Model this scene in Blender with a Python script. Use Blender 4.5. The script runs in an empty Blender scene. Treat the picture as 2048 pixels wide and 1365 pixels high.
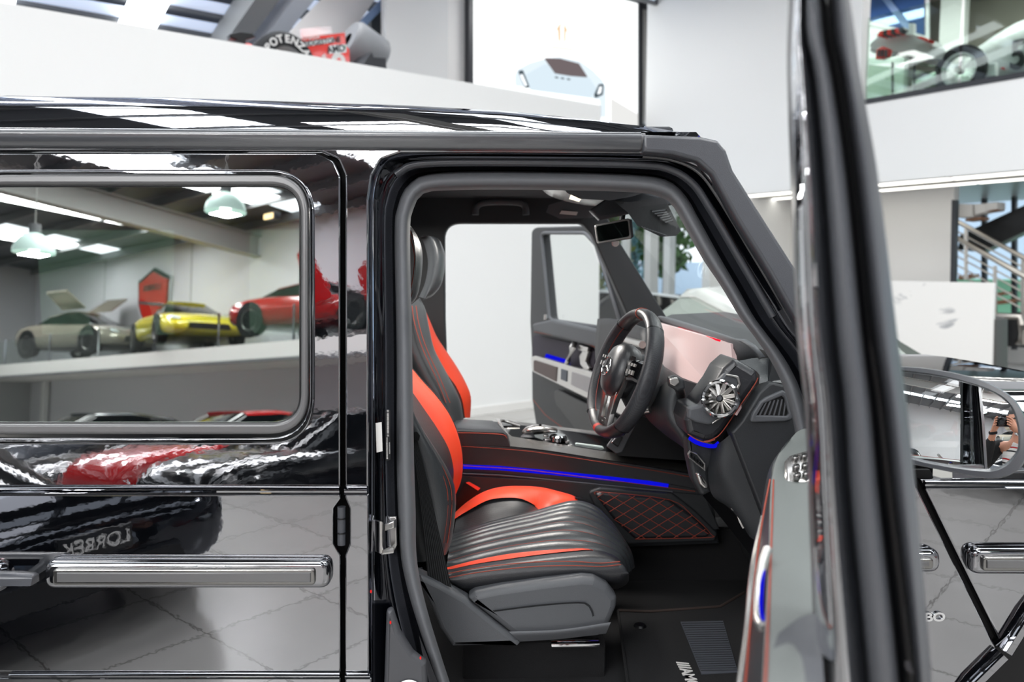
import bpy, bmesh, math, random
from mathutils import Vector, Matrix
from mathutils.geometry import tessellate_polygon
random.seed(7)
SC = bpy.context.scene
COL = SC.collection
# ------------------------------------------------------------------ camera
FPX, CZ, HOR, YAW = 1600.0, 1.62, 540.0, math.radians(1.7)
PITCH = math.atan((682.5 - HOR) / FPX)
cd = bpy.data.cameras.new('camera'); cam = bpy.data.objects.new('camera', cd); COL.objects.link(cam)
cam.location = (0, 0, CZ)
cam.rotation_euler = (math.pi/2 - PITCH, 0, -YAW)
cd.sensor_width = 36.0; cd.lens = FPX / 2048 * 36.0; cd.clip_start = 0.02; cd.clip_end = 200
cd.dof.use_dof = True; cd.dof.focus_distance = 1.85; cd.dof.aperture_fstop = 3.2
SC.camera = cam
# ------------------------------------------------------------------ view, world
SC.view_settings.view_transform = 'Standard'; SC.view_settings.look = 'None'
SC.view_settings.exposure = 0.42; SC.view_settings.gamma = 1.0
SC.view_settings.use_curve_mapping = False
cy = SC.cycles
cy.max_bounces = 8; cy.diffuse_bounces = 4; cy.glossy_bounces = 5; cy.transparent_max_bounces = 12
cy.transmission_bounces = 4; cy.sample_clamp_indirect = 6.0; cy.caustics_reflective = False; cy.caustics_refractive = False
cy.use_denoising = True; cy.blur_glossy = 0.3
W = bpy.data.worlds.new('sky'); SC.world = W; W.use_nodes = True
bg = W.node_tree.nodes['Background']; bg.inputs[0].default_value = (0.86, 0.93, 1.0, 1); bg.inputs[1].default_value = 1.6
# ------------------------------------------------------------------ room frame: E1 runs along the back wall, E2 across the hall
E1 = Vector((0.81, 0.586, 0)).normalized(); E2 = Vector((-E1.y, E1.x, 0)); UPV = Vector((0, 0, 1))
def RM(a, b, z=0.0): return E1*a + E2*b + UPV*z
RMAT = Matrix(((E1.x, E2.x, 0, 0), (E1.y, E2.y, 0, 0), (0, 0, 1, 0), (0, 0, 0, 1)))
RANG = math.atan2(E1.y, E1.x)
def lamp(name, loc, size, sizey, watts, color=(1, 1, 1), rot=None):
    l = bpy.data.lights.new(name, 'AREA'); l.shape = 'RECTANGLE'; l.size = size; l.size_y = sizey
    l.energy = watts; l.color = color
    o = bpy.data.objects.new(name, l); COL.objects.link(o); o.location = loc
    o.rotation_euler = rot or (0, 0, RANG)
    return o
# daylight falling through the roof lights of the hall
for a_, b_ in ((-3.0, -1.0), (-3.0, 3.6), (2.5, -1.0), (2.5, 3.6), (8.0, 1.0), (-9.0, -3.0), (0.0, -6.0)):
    lamp('roof_light_daylight', RM(a_, b_, 6.35 + 0.05*(b_+10.4) - 0.15), 2.6, 1.6, 125)
# the car's own dome lamps, switched on
lamp('dome_lamp', (.12, 2.42, 1.79), .3, .2, 5.5, (1, .96, .9), (0, 0, 0))
lamp('dome_lamp', (-.35, 2.45, 1.80), .3, .3, 4, (1, .97, .93), (0, 0, 0))
# ------------------------------------------------------------------ projection helpers (photo pixel -> world)
CM = cam.rotation_euler.to_matrix(); C0 = Vector((0, 0, CZ))
def ray(px, py): return CM @ Vector(((px-1024)/FPX, -(py-682.5)/FPX, -1.0))
def hit(px, py, pt, n):
    d = ray(px, py); return C0 + d * ((Vector(pt)-C0).dot(n) / d.dot(n))
def P(px, py, y): return hit(px, py, (0, y, 0), Vector((0, 1, 0)))
def PZ(px, py, z): return hit(px, py, (0, 0, z), Vector((0, 0, 1)))
def PB(px, py, b): return hit(px, py, RM(0, b), E2)
def PA(px, py, a): return hit(px, py, RM(a, 0), E1)
def proj(v):
    q = CM.transposed() @ (Vector(v)-C0); return (1024 + FPX*q.x/-q.z, 682.5 - FPX*q.y/-q.z)
class Fr:                                     # a flat frame: u along, v up, n outwards
    def __init__(s, o, u, v, n=None):
        s.o = Vector(o); s.u = Vector(u).normalized(); n = Vector(n) if n is not None else s.u.cross(Vector(v))
        s.n = n.normalized(); s.v = s.n.cross(s.u).normalized()
        s.m = Matrix(((s.u.x, s.v.x, s.n.x, s.o.x), (s.u.y, s.v.y, s.n.y, s.o.y), (s.u.z, s.v.z, s.n.z, s.o.z), (0, 0, 0, 1)))
    def uv(s, px, py, off=0.0):
        q = hit(px, py, s.o + s.n*off, s.n) - s.o; return (q.dot(s.u), q.dot(s.v))
    def at(s, px, py, off=0.0): return hit(px, py, s.o + s.n*off, s.n)
    def w(s, a, b, c=0.0): return s.o + s.u*a + s.v*b + s.n*c
    def off(s, d): return Fr(s.o + s.n*d, s.u, s.v, s.n)
# ------------------------------------------------------------------ materials
def srgb(h):
    h = h.lstrip('#'); v = [int(h[i:i+2], 16)/255 for i in (0, 2, 4)]
    return tuple((c/12.92 if c <= .04045 else ((c+.055)/1.055)**2.4) for c in v) + (1,)
def M(name, col, rough=.5, metal=0., spec=.5, coat=0., bump=None, emit=None, alpha=1., sheen=0.):
    m = bpy.data.materials.new(name); m.use_nodes = True; nt = m.node_tree; b = nt.nodes['Principled BSDF']
    b.inputs['Base Color'].default_value = srgb(col); b.inputs['Roughness'].default_value = rough
    b.inputs['Metallic'].default_value = metal; b.inputs['Specular IOR Level'].default_value = spec
    b.inputs['Coat Weight'].default_value = coat; b.inputs['Coat Roughness'].default_value = .03
    if sheen: b.inputs['Sheen Weight'].default_value = sheen
    if emit: b.inputs['Emission Color'].default_value = srgb(emit[0]); b.inputs['Emission Strength'].default_value = emit[1]
    if bump:
        kind, sc, st = bump
        tc = nt.nodes.new('ShaderNodeTexCoord')
        if kind == 'noise': t = nt.nodes.new('ShaderNodeTexNoise'); t.inputs['Scale'].default_value = sc; t.inputs['Detail'].default_value = 3
        elif kind == 'voro': t = nt.nodes.new('ShaderNodeTexVoronoi'); t.inputs['Scale'].default_value = sc
        else: t = nt.nodes.new('ShaderNodeTexWave'); t.inputs['Scale'].default_value = sc; t.bands_direction = kind
        nt.links.new(tc.outputs['Object'], t.inputs['Vector'])
        bp = nt.nodes.new('ShaderNodeBump'); bp.inputs['Strength'].default_value = st; bp.inputs['Distance'].default_value = .002
        nt.links.new(t.outputs[0], bp.inputs['Height']); nt.links.new(bp.outputs['Normal'], b.inputs['Normal'])
    return m
def paint(name, dark, mirror, refl=.30, rough=.02, bump=.02, bscale=45):
    """deep lacquer: dark base under a strong clear mirror coat"""
    m = bpy.data.materials.new(name); m.use_nodes = True; nt = m.node_tree; N = nt.nodes; L = nt.links
    N.remove(N['Principled BSDF']); out = N['Material Output']
    d = N.new('ShaderNodeBsdfDiffuse'); d.inputs[0].default_value = srgb(dark)
    g = N.new('ShaderNodeBsdfGlossy'); g.inputs[0].default_value = srgb(mirror); g.inputs['Roughness'].default_value = rough
    lw = N.new('ShaderNodeFresnel'); lw.inputs[0].default_value = 1.5
    mr = N.new('ShaderNodeMapRange'); mr.inputs[1].default_value = .04; mr.inputs[2].default_value = 1; mr.inputs[3].default_value = refl; mr.inputs[4].default_value = 1
    mx = N.new('ShaderNodeMixShader'); L.new(lw.outputs[0], mr.inputs[0]); L.new(mr.outputs[0], mx.inputs[0])
    L.new(d.outputs[0], mx.inputs[1]); L.new(g.outputs[0], mx.inputs[2]); L.new(mx.outputs[0], out.inputs[0])
    if bump:
        tc = N.new('ShaderNodeTexCoord'); t = N.new('ShaderNodeTexNoise'); t.inputs['Scale'].default_value = bscale; t.inputs['Detail'].default_value = 1.5
        bp = N.new('ShaderNodeBump'); bp.inputs['Strength'].default_value = bump; bp.inputs['Distance'].default_value = .01
        L.new(tc.outputs['Object'], t.inputs['Vector']); L.new(t.outputs[0], bp.inputs['Height'])
        L.new(bp.outputs[0], d.inputs['Normal']); L.new(bp.outputs[0], g.inputs['Normal'])
    return m
def glass(name, tint, refl=.05, rough=0.0, mirror='ffffff', top=1.0):
    m = bpy.data.materials.new(name); m.use_nodes = True; nt = m.node_tree; N = nt.nodes; L = nt.links
    N.remove(N['Principled BSDF']); out = N['Material Output']
    t = N.new('ShaderNodeBsdfTransparent'); t.inputs[0].default_value = srgb(tint)
    g = N.new('ShaderNodeBsdfGlossy'); g.inputs[0].default_value = srgb(mirror); g.inputs['Roughness'].default_value = rough
    lw = N.new('ShaderNodeFresnel'); ge = N.new('ShaderNodeNewGeometry'); io = N.new('ShaderNodeMapRange'); io.inputs[3].default_value = 1.45; io.inputs[4].default_value = 1/1.45
    L.new(ge.outputs['Backfacing'], io.inputs[0]); L.new(io.outputs[0], lw.inputs[0])
    mr = N.new('ShaderNodeMapRange'); mr.inputs[1].default_value = .034; mr.inputs[2].default_value = 1; mr.inputs[3].default_value = refl; mr.inputs[4].default_value = top
    mx = N.new('ShaderNodeMixShader'); L.new(lw.outputs[0], mr.inputs[0]); L.new(mr.outputs[0], mx.inputs[0])
    L.new(t.outputs[0], mx.inputs[1]); L.new(g.outputs[0], mx.inputs[2]); L.new(mx.outputs[0], out.inputs[0])
    return m
def emis(name, col, st):
    m = bpy.data.materials.new(name); m.use_nodes = True; nt = m.node_tree; N = nt.nodes
    N.remove(N['Principled BSDF']); e = N.new('ShaderNodeEmission'); e.inputs[0].default_value = srgb(col); e.inputs[1].default_value = st
    nt.links.new(e.outputs[0], N['Material Output'].inputs[0]); return m
# ------------------------------------------------------------------ object helpers
def tag(o, label=None, cat=None, group=None, kind=None):
    for k, v in (('label', label), ('category', cat), ('group', group), ('kind', kind)):
        if v: o[k] = v
    return o
def adopt(o, parent):
    if parent:
        o.parent = parent; bpy.context.view_layer.update() if parent.get('_dirty') else None
        o.matrix_parent_inverse = WM[parent.name].inverted()
    return o
WM = {}
def link(o, parent=None, mw=None):
    COL.objects.link(o)
    mw = mw or Matrix.Identity(4)
    WM[o.name] = mw.copy()
    o.matrix_basis = mw
    if parent:
        o.parent = parent; o.matrix_parent_inverse = WM[parent.name].inverted()
    return o
def empty(name, loc, rz=0.0):
    o = bpy.data.objects.new(name, None); o.empty_display_size = .1
    return link(o, None, Matrix.Translation(Vector(loc)) @ Matrix.Rotation(rz, 4, 'Z'))
def fin(name, me, mat, parent=None, mw=None, smooth=40):
    me.name = name
    if mat:
        me.materials.clear()
        for x in (mat if isinstance(mat, (list, tuple)) else [mat]): me.materials.append(x)
    if smooth:
        for p in me.polygons: p.use_smooth = True
        me.set_sharp_from_angle(angle=math.radians(smooth))
    o = bpy.data.objects.new(name, me)
    return link(o, parent, mw)
def frombm(name, bm, mat, parent=None, mw=None, smooth=40, recalc=True):
    if recalc: bmesh.ops.recalc_face_normals(bm, faces=bm.faces)
    me = bpy.data.meshes.new(name); bm.to_mesh(me); bm.free()
    return fin(name, me, mat, parent, mw, smooth)
def rnd(pts, r=0, n=6, closed=True):
    """round the corners of a polyline; a point may carry its own radius"""
    out = []; N = len(pts)
    for i, p in enumerate(pts):
        rr = p[2] if len(p) > 2 else r
        c = Vector(p[:2])
        if rr <= 0 or (not closed and i in (0, N-1)): out.append(tuple(c)); continue
        a = Vector(pts[i-1][:2]); b = Vector(pts[(i+1) % N][:2])
        da, db = (a-c), (b-c); la, lb = da.length, db.length
        if la < 1e-9 or lb < 1e-9: out.append(tuple(c)); continue
        da /= la; db /= lb; ang = max(1e-3, math.acos(max(-1, min(1, da.dot(db)))))
        t = min(rr / math.tan(ang/2), la*.49, lb*.49)
        if ang > 3.1: out.append(tuple(c)); continue
        p0, p1 = c + da*t, c + db*t
        for k in range(n+1):
            s = k/n; out.append(tuple(p0*(1-s)**2 + c*2*s*(1-s) + p1*s*s))
    return out
def crom(pts, n=8, closed=False):
    """smooth curve through points (any dimension)"""
    V = [Vector(p) for p in pts]; N = len(V); out = []
    if N < 3: return [V[0].lerp(V[1], i/n) for i in range(n+1)] if N == 2 else V
    rng = range(N) if closed else range(N-1)
    for i in rng:
        p1, p2 = V[i], V[(i+1) % N]
        p0 = V[i-1] if (i > 0 or closed) else p1*2 - p2
        p3 = V[(i+2) % N] if (i+2 < N or closed) else p2*2 - p1
        for k in range(n):
            t = k/n; t2 = t*t; t3 = t2*t
            out.append((p1*2 + (p2-p0)*t + (p0*2-p1*5+p2*4-p3)*t2 + (p1*3-p0-p2*3+p3)*t3)*.5)
    if not closed: out.append(V[-1])
    return out
def resamp(pts, n):
    L = [0]
    for a, b in zip(pts, pts[1:]): L.append(L[-1] + (b-a).length)
    out = []; j = 0
    for i in range(n):
        d = L[-1]*i/(n-1)
        while j < len(L)-2 and L[j+1] < d: j += 1
        s = L[j+1]-L[j]; out.append(pts[j].lerp(pts[j+1], (d-L[j])/s if s > 1e-12 else 0))
    return out
def plate(name, loops, fr, th, mat, parent=None, bev=.002, off=0.0, smooth=40, res=2):
    """flat sheet with rounded edges; loops = uv outlines, first outer, others holes; its face lies at off"""
    cu = bpy.data.curves.new(name, 'CURVE'); cu.dimensions = '2D'; cu.fill_mode = 'BOTH'
    for lp in loops:
        s = cu.splines.new('POLY'); s.points.add(len(lp)-1); s.use_cyclic_u = True
        for q, p in zip(s.points, lp): q.co = (p[0], p[1], 0, 1)
    cu.extrude = max(th/2 - bev, 0); cu.bevel_depth = bev; cu.bevel_resolution = res; cu.offset = -bev
    tmp = bpy.data.objects.new('tmp', cu); COL.objects.link(tmp)
    me = bpy.data.meshes.new_from_object(tmp.evaluated_get(bpy.context.evaluated_depsgraph_get()))
    bpy.data.objects.remove(tmp); bpy.data.curves.remove(cu)
    return fin(name, me, mat, parent, fr.m @ Matrix.Translation((0, 0, off - th/2)), smooth)
def pxplate(name, px, fr, th, mat, parent=None, bev=.002, off=0.0, r=0, holes=(), rn=6, smooth=40):
    return plate(name, [[fr.uv(x, y, off) for x, y in rnd(lp, r, rn)] for lp in [px, *holes]], fr, th, mat, parent, bev, off, smooth)
def sweep(name, pts, prof, up, mat, parent=None, closed=False, cap=True, smooth=40, pclosed=True):
    """run a 2D profile (u sideways, v along 'up') along pts; up is a vector or one per point"""
    bm = bmesh.new(); N = len(pts); rows = []
    for i in range(N):
        p = Vector(pts[i]); u = Vector(up[i] if isinstance(up, list) else up)
        a = Vector(pts[i-1]) if (i > 0 or closed) else p; b = Vector(pts[(i+1) % N]) if (i < N-1 or closed) else p
        t1 = (p-a).normalized() if (p-a).length > 1e-9 else (b-p).normalized()
        t2 = (b-p).normalized() if (b-p).length > 1e-9 else t1
        t = (t1+t2).normalized(); s = t.cross(u).normalized(); k = 1/max(.5, s.dot(t1.cross(u).normalized())); w = s.cross(t)
        rows.append([bm.verts.new(p + s*(q[0]*k) + w*q[1]) for q in prof])
    K = len(prof)
    for i in range(N if closed else N-1):
        A, B = rows[i], rows[(i+1) % N]
        for j in range(K if pclosed else K-1):
            bm.faces.new((A[j], A[(j+1) % K], B[(j+1) % K], B[j]))
    if cap and not closed and pclosed:
        bm.faces.new(rows[0]); bm.faces.new(rows[-1][::-1])
    return frombm(name, bm, mat, parent, None, smooth)
def circ(r, n=10, ry=None): return [(r*math.cos(2*math.pi*i/n), (ry or r)*math.sin(2*math.pi*i/n)) for i in range(n)]
def dome(w, h, n=10): return [(w/2*math.cos(math.pi*i/n), h*math.sin(math.pi*i/n)) for i in range(n+1)]
def tube(name, pts, r, mat, parent=None, n=10, closed=False, up=None, ry=None):
    d = Vector(pts[1]) - Vector(pts[0])
    up = up or (Vector((0, 0, 1)) if abs(d.normalized().z) < .9 else Vector((0, 1, 0)))
    return sweep(name, pts, circ(r, n, ry), up, mat, parent, closed)
def skin(name, curves, mat, parent=None, nu=24, nv=4, smooth=60, thick=0, closed=False, caps=False):
    """surface through several 3D curves (each smoothed and resampled)"""
    cs = [resamp(crom(c, 8), nu) for c in curves]; rows = []
    cols = [crom([c[i] for c in cs], nv, closed) for i in range(nu)]
    bm = bmesh.new(); g = [[bm.verts.new(p) for p in c] for c in cols]; K = len(g[0])
    for i in range(nu-1):
        for j in range(K if closed else K-1):
            bm.faces.new((g[i][j], g[i+1][j], g[i+1][(j+1) % K], g[i][(j+1) % K]))
    if caps: bm.faces.new(g[0]); bm.faces.new(g[-1][::-1])
    o = frombm(name, bm, mat, parent, None, smooth)
    if thick:
        s = o.modifiers.new('s', 'SOLIDIFY'); s.thickness = thick; s.offset = -1
    return o
def loft(name, rings, mat, parent=None, caps=True, smooth=50, sub=0):
    bm = bmesh.new(); g = [[bm.verts.new(p) for p in r] for r in rings]; K = len(g[0])
    for a, b in zip(g, g[1:]):
        for j in range(K): bm.faces.new((a[j], a[(j+1) % K], b[(j+1) % K], b[j]))
    if caps: bm.faces.new(g[0]); bm.faces.new(g[-1][::-1])
    o = frombm(name, bm, mat, parent, None, smooth)
    if sub:
        s = o.modifiers.new('s', 'SUBSURF'); s.levels = s.render_levels = sub
    return o
def boxbm(bm, mw, sx, sy, sz, bev=0):
    r = bmesh.ops.create_cube(bm, size=1, matrix=mw @ Matrix.Diagonal((sx, sy, sz, 1)))
    if bev:
        es = list({e for v in r['verts'] for e in v.link_edges})
        bmesh.ops.bevel(bm, geom=es, offset=bev, segments=2, affect='EDGES', profile=.5)
def box(name, c, s, mat, parent=None, rot=None, bev=0.0, smooth=40):
    """box centred at c; rot = 4x4 orientation"""
    bm = bmesh.new(); boxbm(bm, Matrix.Identity(4), *s, bev)
    return frombm(name, bm, mat, parent, Matrix.Translation(Vector(c)) @ (rot or Matrix.Identity(4)), smooth)
def lathe(name, prof, mw, mat, parent=None, n=28, smooth=40):
    """revolve (r, z) profile around local z"""
    bm = bmesh.new(); rows = []
    for r, z in prof:
        rows.append([bm.verts.new((r*math.cos(2*math.pi*i/n), r*math.sin(2*math.pi*i/n), z)) for i in range(n)] if r > 1e-6 else [bm.verts.new((0, 0, z))])
    for a, b in zip(rows, rows[1:]):
        for i in range(n):
            q = [a[i % len(a)], a[(i+1) % len(a)], b[(i+1) % len(b)], b[i % len(b)]]
            q = [v for k, v in enumerate(q) if v not in q[:k]]
            if len(q) > 2:
                try: bm.faces.new(q)
                except ValueError: pass
    return frombm(name, bm, mat, parent, mw, smooth)
def text(name, s, mw, size, mat, parent=None, ext=.001, bold=0.0, sx=1.0, shear=0.0, space=1.0):
    cu = bpy.data.curves.new(name, 'FONT'); cu.body = s; cu.size = size; cu.extrude = ext; cu.offset = bold
    cu.align_x = 'CENTER'; cu.align_y = 'CENTER'; cu.shear = shear; cu.space_character = space
    tmp = bpy.data.objects.new('tmp', cu); COL.objects.link(tmp)
    me = bpy.data.meshes.new_from_object(tmp.evaluated_get(bpy.context.evaluated_depsgraph_get()))
    bpy.data.objects.remove(tmp); bpy.data.curves.remove(cu)
    return fin(name, me, mat, parent, mw @ Matrix.Diagonal((sx, 1, 1, 1)), 0)
def poly(name, pts, mat, parent=None, smooth=0, thick=0):
    bm = bmesh.new(); vs = [bm.verts.new(p) for p in pts]
    for t in tessellate_polygon([[Vector(p) for p in pts]]): bm.faces.new([vs[i] for i in t])
    o = frombm(name, bm, mat, parent, None, smooth)
    if thick:
        s = o.modifiers.new('s', 'SOLIDIFY'); s.thickness = thick; s.offset = 0
    return o
def basis(o, x, z):
    x = Vector(x).normalized(); z = Vector(z); z = (z - x*z.dot(x)).normalized(); y = z.cross(x)
    o = Vector(o); return Matrix(((x.x, y.x, z.x, o.x), (x.y, y.y, z.y, o.y), (x.z, y.z, z.z, o.z), (0, 0, 0, 1)))
# ================================================================== hall materials
def floor_mat():
    m = M('polished_tiles', '#b9b6b2', .25, spec=.6); nt = m.node_tree; N = nt.nodes; L = nt.links; b = N['Principled BSDF']
    tc = N.new('ShaderNodeTexCoord'); mp = N.new('ShaderNodeMapping'); mp.inputs['Rotation'].default_value[2] = -RANG - .12
    br = N.new('ShaderNodeTexBrick'); br.offset = 0; br.inputs['Scale'].default_value = 1.0; br.inputs['Mortar Size'].default_value = .006
    br.inputs['Brick Width'].default_value = .6; br.inputs['Row Height'].default_value = .6
    br.inputs['Color1'].default_value = srgb('#b5b2ae'); br.inputs['Color2'].default_value = srgb('#bdbab6'); br.inputs['Mortar'].default_value = srgb('#7d7a76')
    nz = N.new('ShaderNodeTexNoise'); nz.inputs['Scale'].default_value = 2.2; nz.inputs['Detail'].default_value = 5
    mx = N.new('ShaderNodeMix'); mx.data_type = 'RGBA'; mx.blend_type = 'MULTIPLY'; mx.inputs[0].default_value = .5
    cr = N.new('ShaderNodeValToRGB'); cr.color_ramp.elements[0].color = (.6, .6, .6, 1); cr.color_ramp.elements[1].color = (1.1, 1.1, 1.1, 1)
    L.new(tc.outputs['Object'], mp.inputs[0]); L.new(mp.outputs[0], br.inputs['Vector']); L.new(tc.outputs['Object'], nz.inputs['Vector'])
    L.new(nz.outputs[0], cr.inputs[0]); L.new(br.outputs[0], mx.inputs[6]); L.new(cr.outputs[0], mx.inputs[7]); L.new(mx.outputs[2], b.inputs['Base Color'])
    return m
m_floor = floor_mat()
m_wall = M('white_wall', '#f1f1f0', .6)
m_wall2 = M('warm_white_wall', '#ebe9e6', .6)
m_lilac = M('pale_panel_wall', '#dcdbe0', .55)
m_greyw = M('grey_wall', '#b9b9bb', .7)
m_beige = M('beige_panel', '#b9b3a8', .7)
m_deck = M('grey_deck', '#85858a', .35)
m_roof = M('corrugated_roof', '#54565a', .55, bump=('X', 18, .6))
m_foil = M('glowing_roof_foil', '#dfe8f7', .35, bump=('noise', 9, .8), emit=('#d5e2fb', .42))  # foil gives off no light itself; emission added so it looks daylit
m_purlin = M('grey_purlin', '#6a6b6d', .6)
m_steel = M('pale_steel_beam', '#9d9c99', .5)
m_sky = emis('roof_light_glow', '#f4faff', 4.0)
m_led = emis('light_line_glow', '#fffdf4', 2.6)
m_dark = M('dark_frame', '#2c2e33', .4)
m_black = M('satin_black', '#0c0d10', .35)
m_mid = M('mid_grey', '#77777a', .5)
m_chrome = M('chrome', '#d6d7d9', .08, metal=1)
m_alu = M('brushed_aluminium', '#c3c1be', .3, metal=1)
m_steelrail = M('satin_steel', '#b9b4ad', .28, metal=1)
m_pane = glass('clear_glass', '#f7faf9', .03, top=.18)
m_balus = glass('balustrade_glass', '#e6efe9', .035, top=.10)
m_red = M('racing_red', '#e8220f', .25, coat=.6)
m_redpaint = M('red_car_paint', '#a80d0f', .2, coat=1)
m_yellow = M('yellow_car_paint', '#e6d53a', .22, coat=.8)
m_silverpaint = M('silver_car_paint', '#a49d8f', .25, metal=.35, coat=.6)
m_white = M('white_paint', '#eceff0', .3, coat=.4)
m_tyre = M('tyre_rubber', '#17181a', .75)
m_carglass = M('car_window_glass', '#101214', .06, spec=.35)
m_blackcar = paint('black_car_lacquer', '#050608', '#c8ccd6', .10, .03, 0)

def slab(name, a0, a1, b0, b1, z0, z1, mat, kind='structure'):
    o = box(name, RM((a0+a1)/2, (b0+b1)/2, (z0+z1)/2), (abs(a1-a0), abs(b1-b0), abs(z1-z0)), mat, None, RMAT, 0, 0)
    return tag(o, kind=kind)
def ceil_z(b): return 6.2 + .05*(b + 10.4) if b < 7.4 else 7.09 - .23*(b - 7.4)
# ------------------------------------------------------------------ shell
AL, AR, BF, BL = -26.3, 11.0, -10.4, 7.25
tag(poly('floor', [RM(AL-.2, BF-.2), RM(18, BF-.2), RM(18, 16), RM(AL-.2, 16)], m_floor), kind='structure')
slab('wall_front', AL-.2, 16, BF-.2, BF, 0, 7.6, m_lilac)
slab('wall_left', AL-.2, AL, BF, 15, 0, 7.6, m_greyw)
slab('wall_back', AL, 6.95, BL, BL+.18, 0, 3.62, m_wall)                       # tall parapet wall under the upper deck
slab('baseboard_back', AL, 6.95, BL-.015, BL, 0, .09, m_wall2)
slab('floor_upper', AL, 7.2, BL+.18, 13.2, 3.0, 3.12, m_deck)                 # upper deck behind it
# roof: dark sheet, purlins across, foil between
def roofquad(name, a0, a1, b0, b1, dz, mat, th=.02):
    bm = bmesh.new()
    v = [bm.verts.new(RM(a, b, ceil_z(b)+dz+h)) for h in (0, th) for a, b in ((a0, b0), (a1, b0), (a1, b1), (a0, b1))]
    for f in ((0, 1, 2, 3), (7, 6, 5, 4), (0, 4, 5, 1), (1, 5, 6, 2), (2, 6, 7, 3), (3, 7, 4, 0)): bm.faces.new([v[i] for i in f])
    return frombm(name, bm, mat, None, None, 0)
tag(roofquad('ceiling', AL-.2, 18, BF-.2, 7.4, .06, m_roof), kind='structure')
tag(roofquad('ceiling_rear_slope', AL-.2, 18, 7.4, 21, .06, m_roof), kind='structure')
bm = bmesh.new()
k = 0; b = -10.1
while b < 20:
    boxbm(bm, RMAT.copy() @ Matrix.Translation((-4, b, ceil_z(b)-.07)), 44, .07, .2); b += 1.18 if b < 7 else .62
tag(frombm('ceiling_purlins', bm, m_purlin, None, None, 0), kind='structure')
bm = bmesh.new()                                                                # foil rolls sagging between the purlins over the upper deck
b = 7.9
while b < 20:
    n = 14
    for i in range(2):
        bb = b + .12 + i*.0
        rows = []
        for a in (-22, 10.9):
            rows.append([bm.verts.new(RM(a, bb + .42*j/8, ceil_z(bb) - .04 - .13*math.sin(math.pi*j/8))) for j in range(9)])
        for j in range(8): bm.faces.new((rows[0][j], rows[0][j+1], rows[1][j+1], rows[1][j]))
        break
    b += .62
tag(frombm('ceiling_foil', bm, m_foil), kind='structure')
for i, (a0, b0, b1) in enumerate(((-21.2, BF+.3, 6.5), (-17.0, BF+.3, 6.5), (-12.65, BF+.3, 7.3), (-8.3, BF+.3, 6.5), (-4.1, -8, 7.3), (0.3, BF+.3, 7.3), (4.5, BF+.3, 7.0), (8.6, BF+.3, 7.0), (PB(318, 30, 12.5).dot(E1), 7.6, 20), (PB(8, 20, 12.5).dot(E1), 7.6, 20))):
    tag(roofquad('window_%d' % (i+11), a0-(.5 if b0 < 7 else .27), a0+(.5 if b0 < 7 else .27), b0, b1, .035 if b0 < 7 else -.22, m_sky), kind='structure')
# steel rafters
for i, a in enumerate((-14.8, -6.2, 2.4)):
    bm = bmesh.new()
    for dz, hh, ww in ((-.28, .03, .3), (-.55, .5, .04), (-.8, .03, .3)):
        vs = [bm.verts.new(RM(a+sx*ww/2, b, ceil_z(b)+dz+sz*hh/2)) for b in (BF, 7.4) for sx, sz in ((-1, -1), (1, -1), (1, 1), (-1, 1))]
        for k in (0,):
            for f in ((0, 4, 5, 1), (1, 5, 6, 2), (2, 6, 7, 3), (3, 7, 4, 0)): bm.faces.new([vs[q+k] for q in f])
    tag(frombm('ceiling_beam', bm, m_steel, None, None, 0), kind='structure')

a_ = PB(545, 42, 11.5).dot(E1)
o = sweep('ceiling_beam', [RM(a_, b, ceil_z(b) - .35) for b in (7.6, 20)], [(-.16, -.22), (.16, -.22), (.16, .2), (-.16, .2)], UPV, m_steel, None, False, True, 0); tag(o, kind='structure')
o = sweep('ceiling_beam', [RM(a_+.5, b, ceil_z(b) - .35) for b in (7.6, 20)], [(-.14, -.2), (.14, -.2), (.14, .2), (-.14, .2)], UPV, M('white_beam', '#e4e6ea', .5), None, False, True, 0); tag(o, kind='structure')
# ------------------------------------------------------------------ upper deck back: white walls, glazed triangle, video wall
BD = 10.6                                                                       # plane of the deck's back wall
BK = Fr(RM(0, BD), E1, UPV)                                                      # n = E1 x UP faces the hall
assert BK.n.dot(-E2) > .9
pxplate('wall_deck', [(772, -120), (1330, -120), (1330, 250), (772, 160)], BK, .15, m_wall2, off=0, bev=.001)
tag(bpy.data.objects['wall_deck'], kind='structure')
pxplate('wall_deck_pier', [(772, -120), (896, -120), (896, 175), (772, 160)], BK, .1, M('cool_white_wall', '#dfdfdd', .7), off=.1, bev=.002)
tag(bpy.data.objects['wall_deck_pier'], kind='structure')
pxplate('wall_gable', [(420, 150), (560, 85), (700, -60), (790, -60), (700, 72), (690, 160)], BK, .1, m_wall2, off=-.5, bev=.002)
tag(bpy.data.objects['wall_gable'], kind='structure')
pxplate('window_9', [(700, 70), (792, -25), (792, 190), (690, 170)], BK, .02, paint('mirrored_glazing', '#3a3d40', '#dfe6ea', .25, .05, 0), off=-.3, bev=.001)
tag(bpy.data.objects['window_9'], kind='structure')
bar = [BK.at(694, 80, -.25), BK.at(770, 1, -.25), BK.at(800, -30, -.25)]
tag(sweep('trim_1', bar, [(-.05, -.03), (.05, -.03), (.05, .03), (-.05, .03)], BK.n, M('blue_grey_trim', '#6f86a8', .4)), kind='structure')
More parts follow.
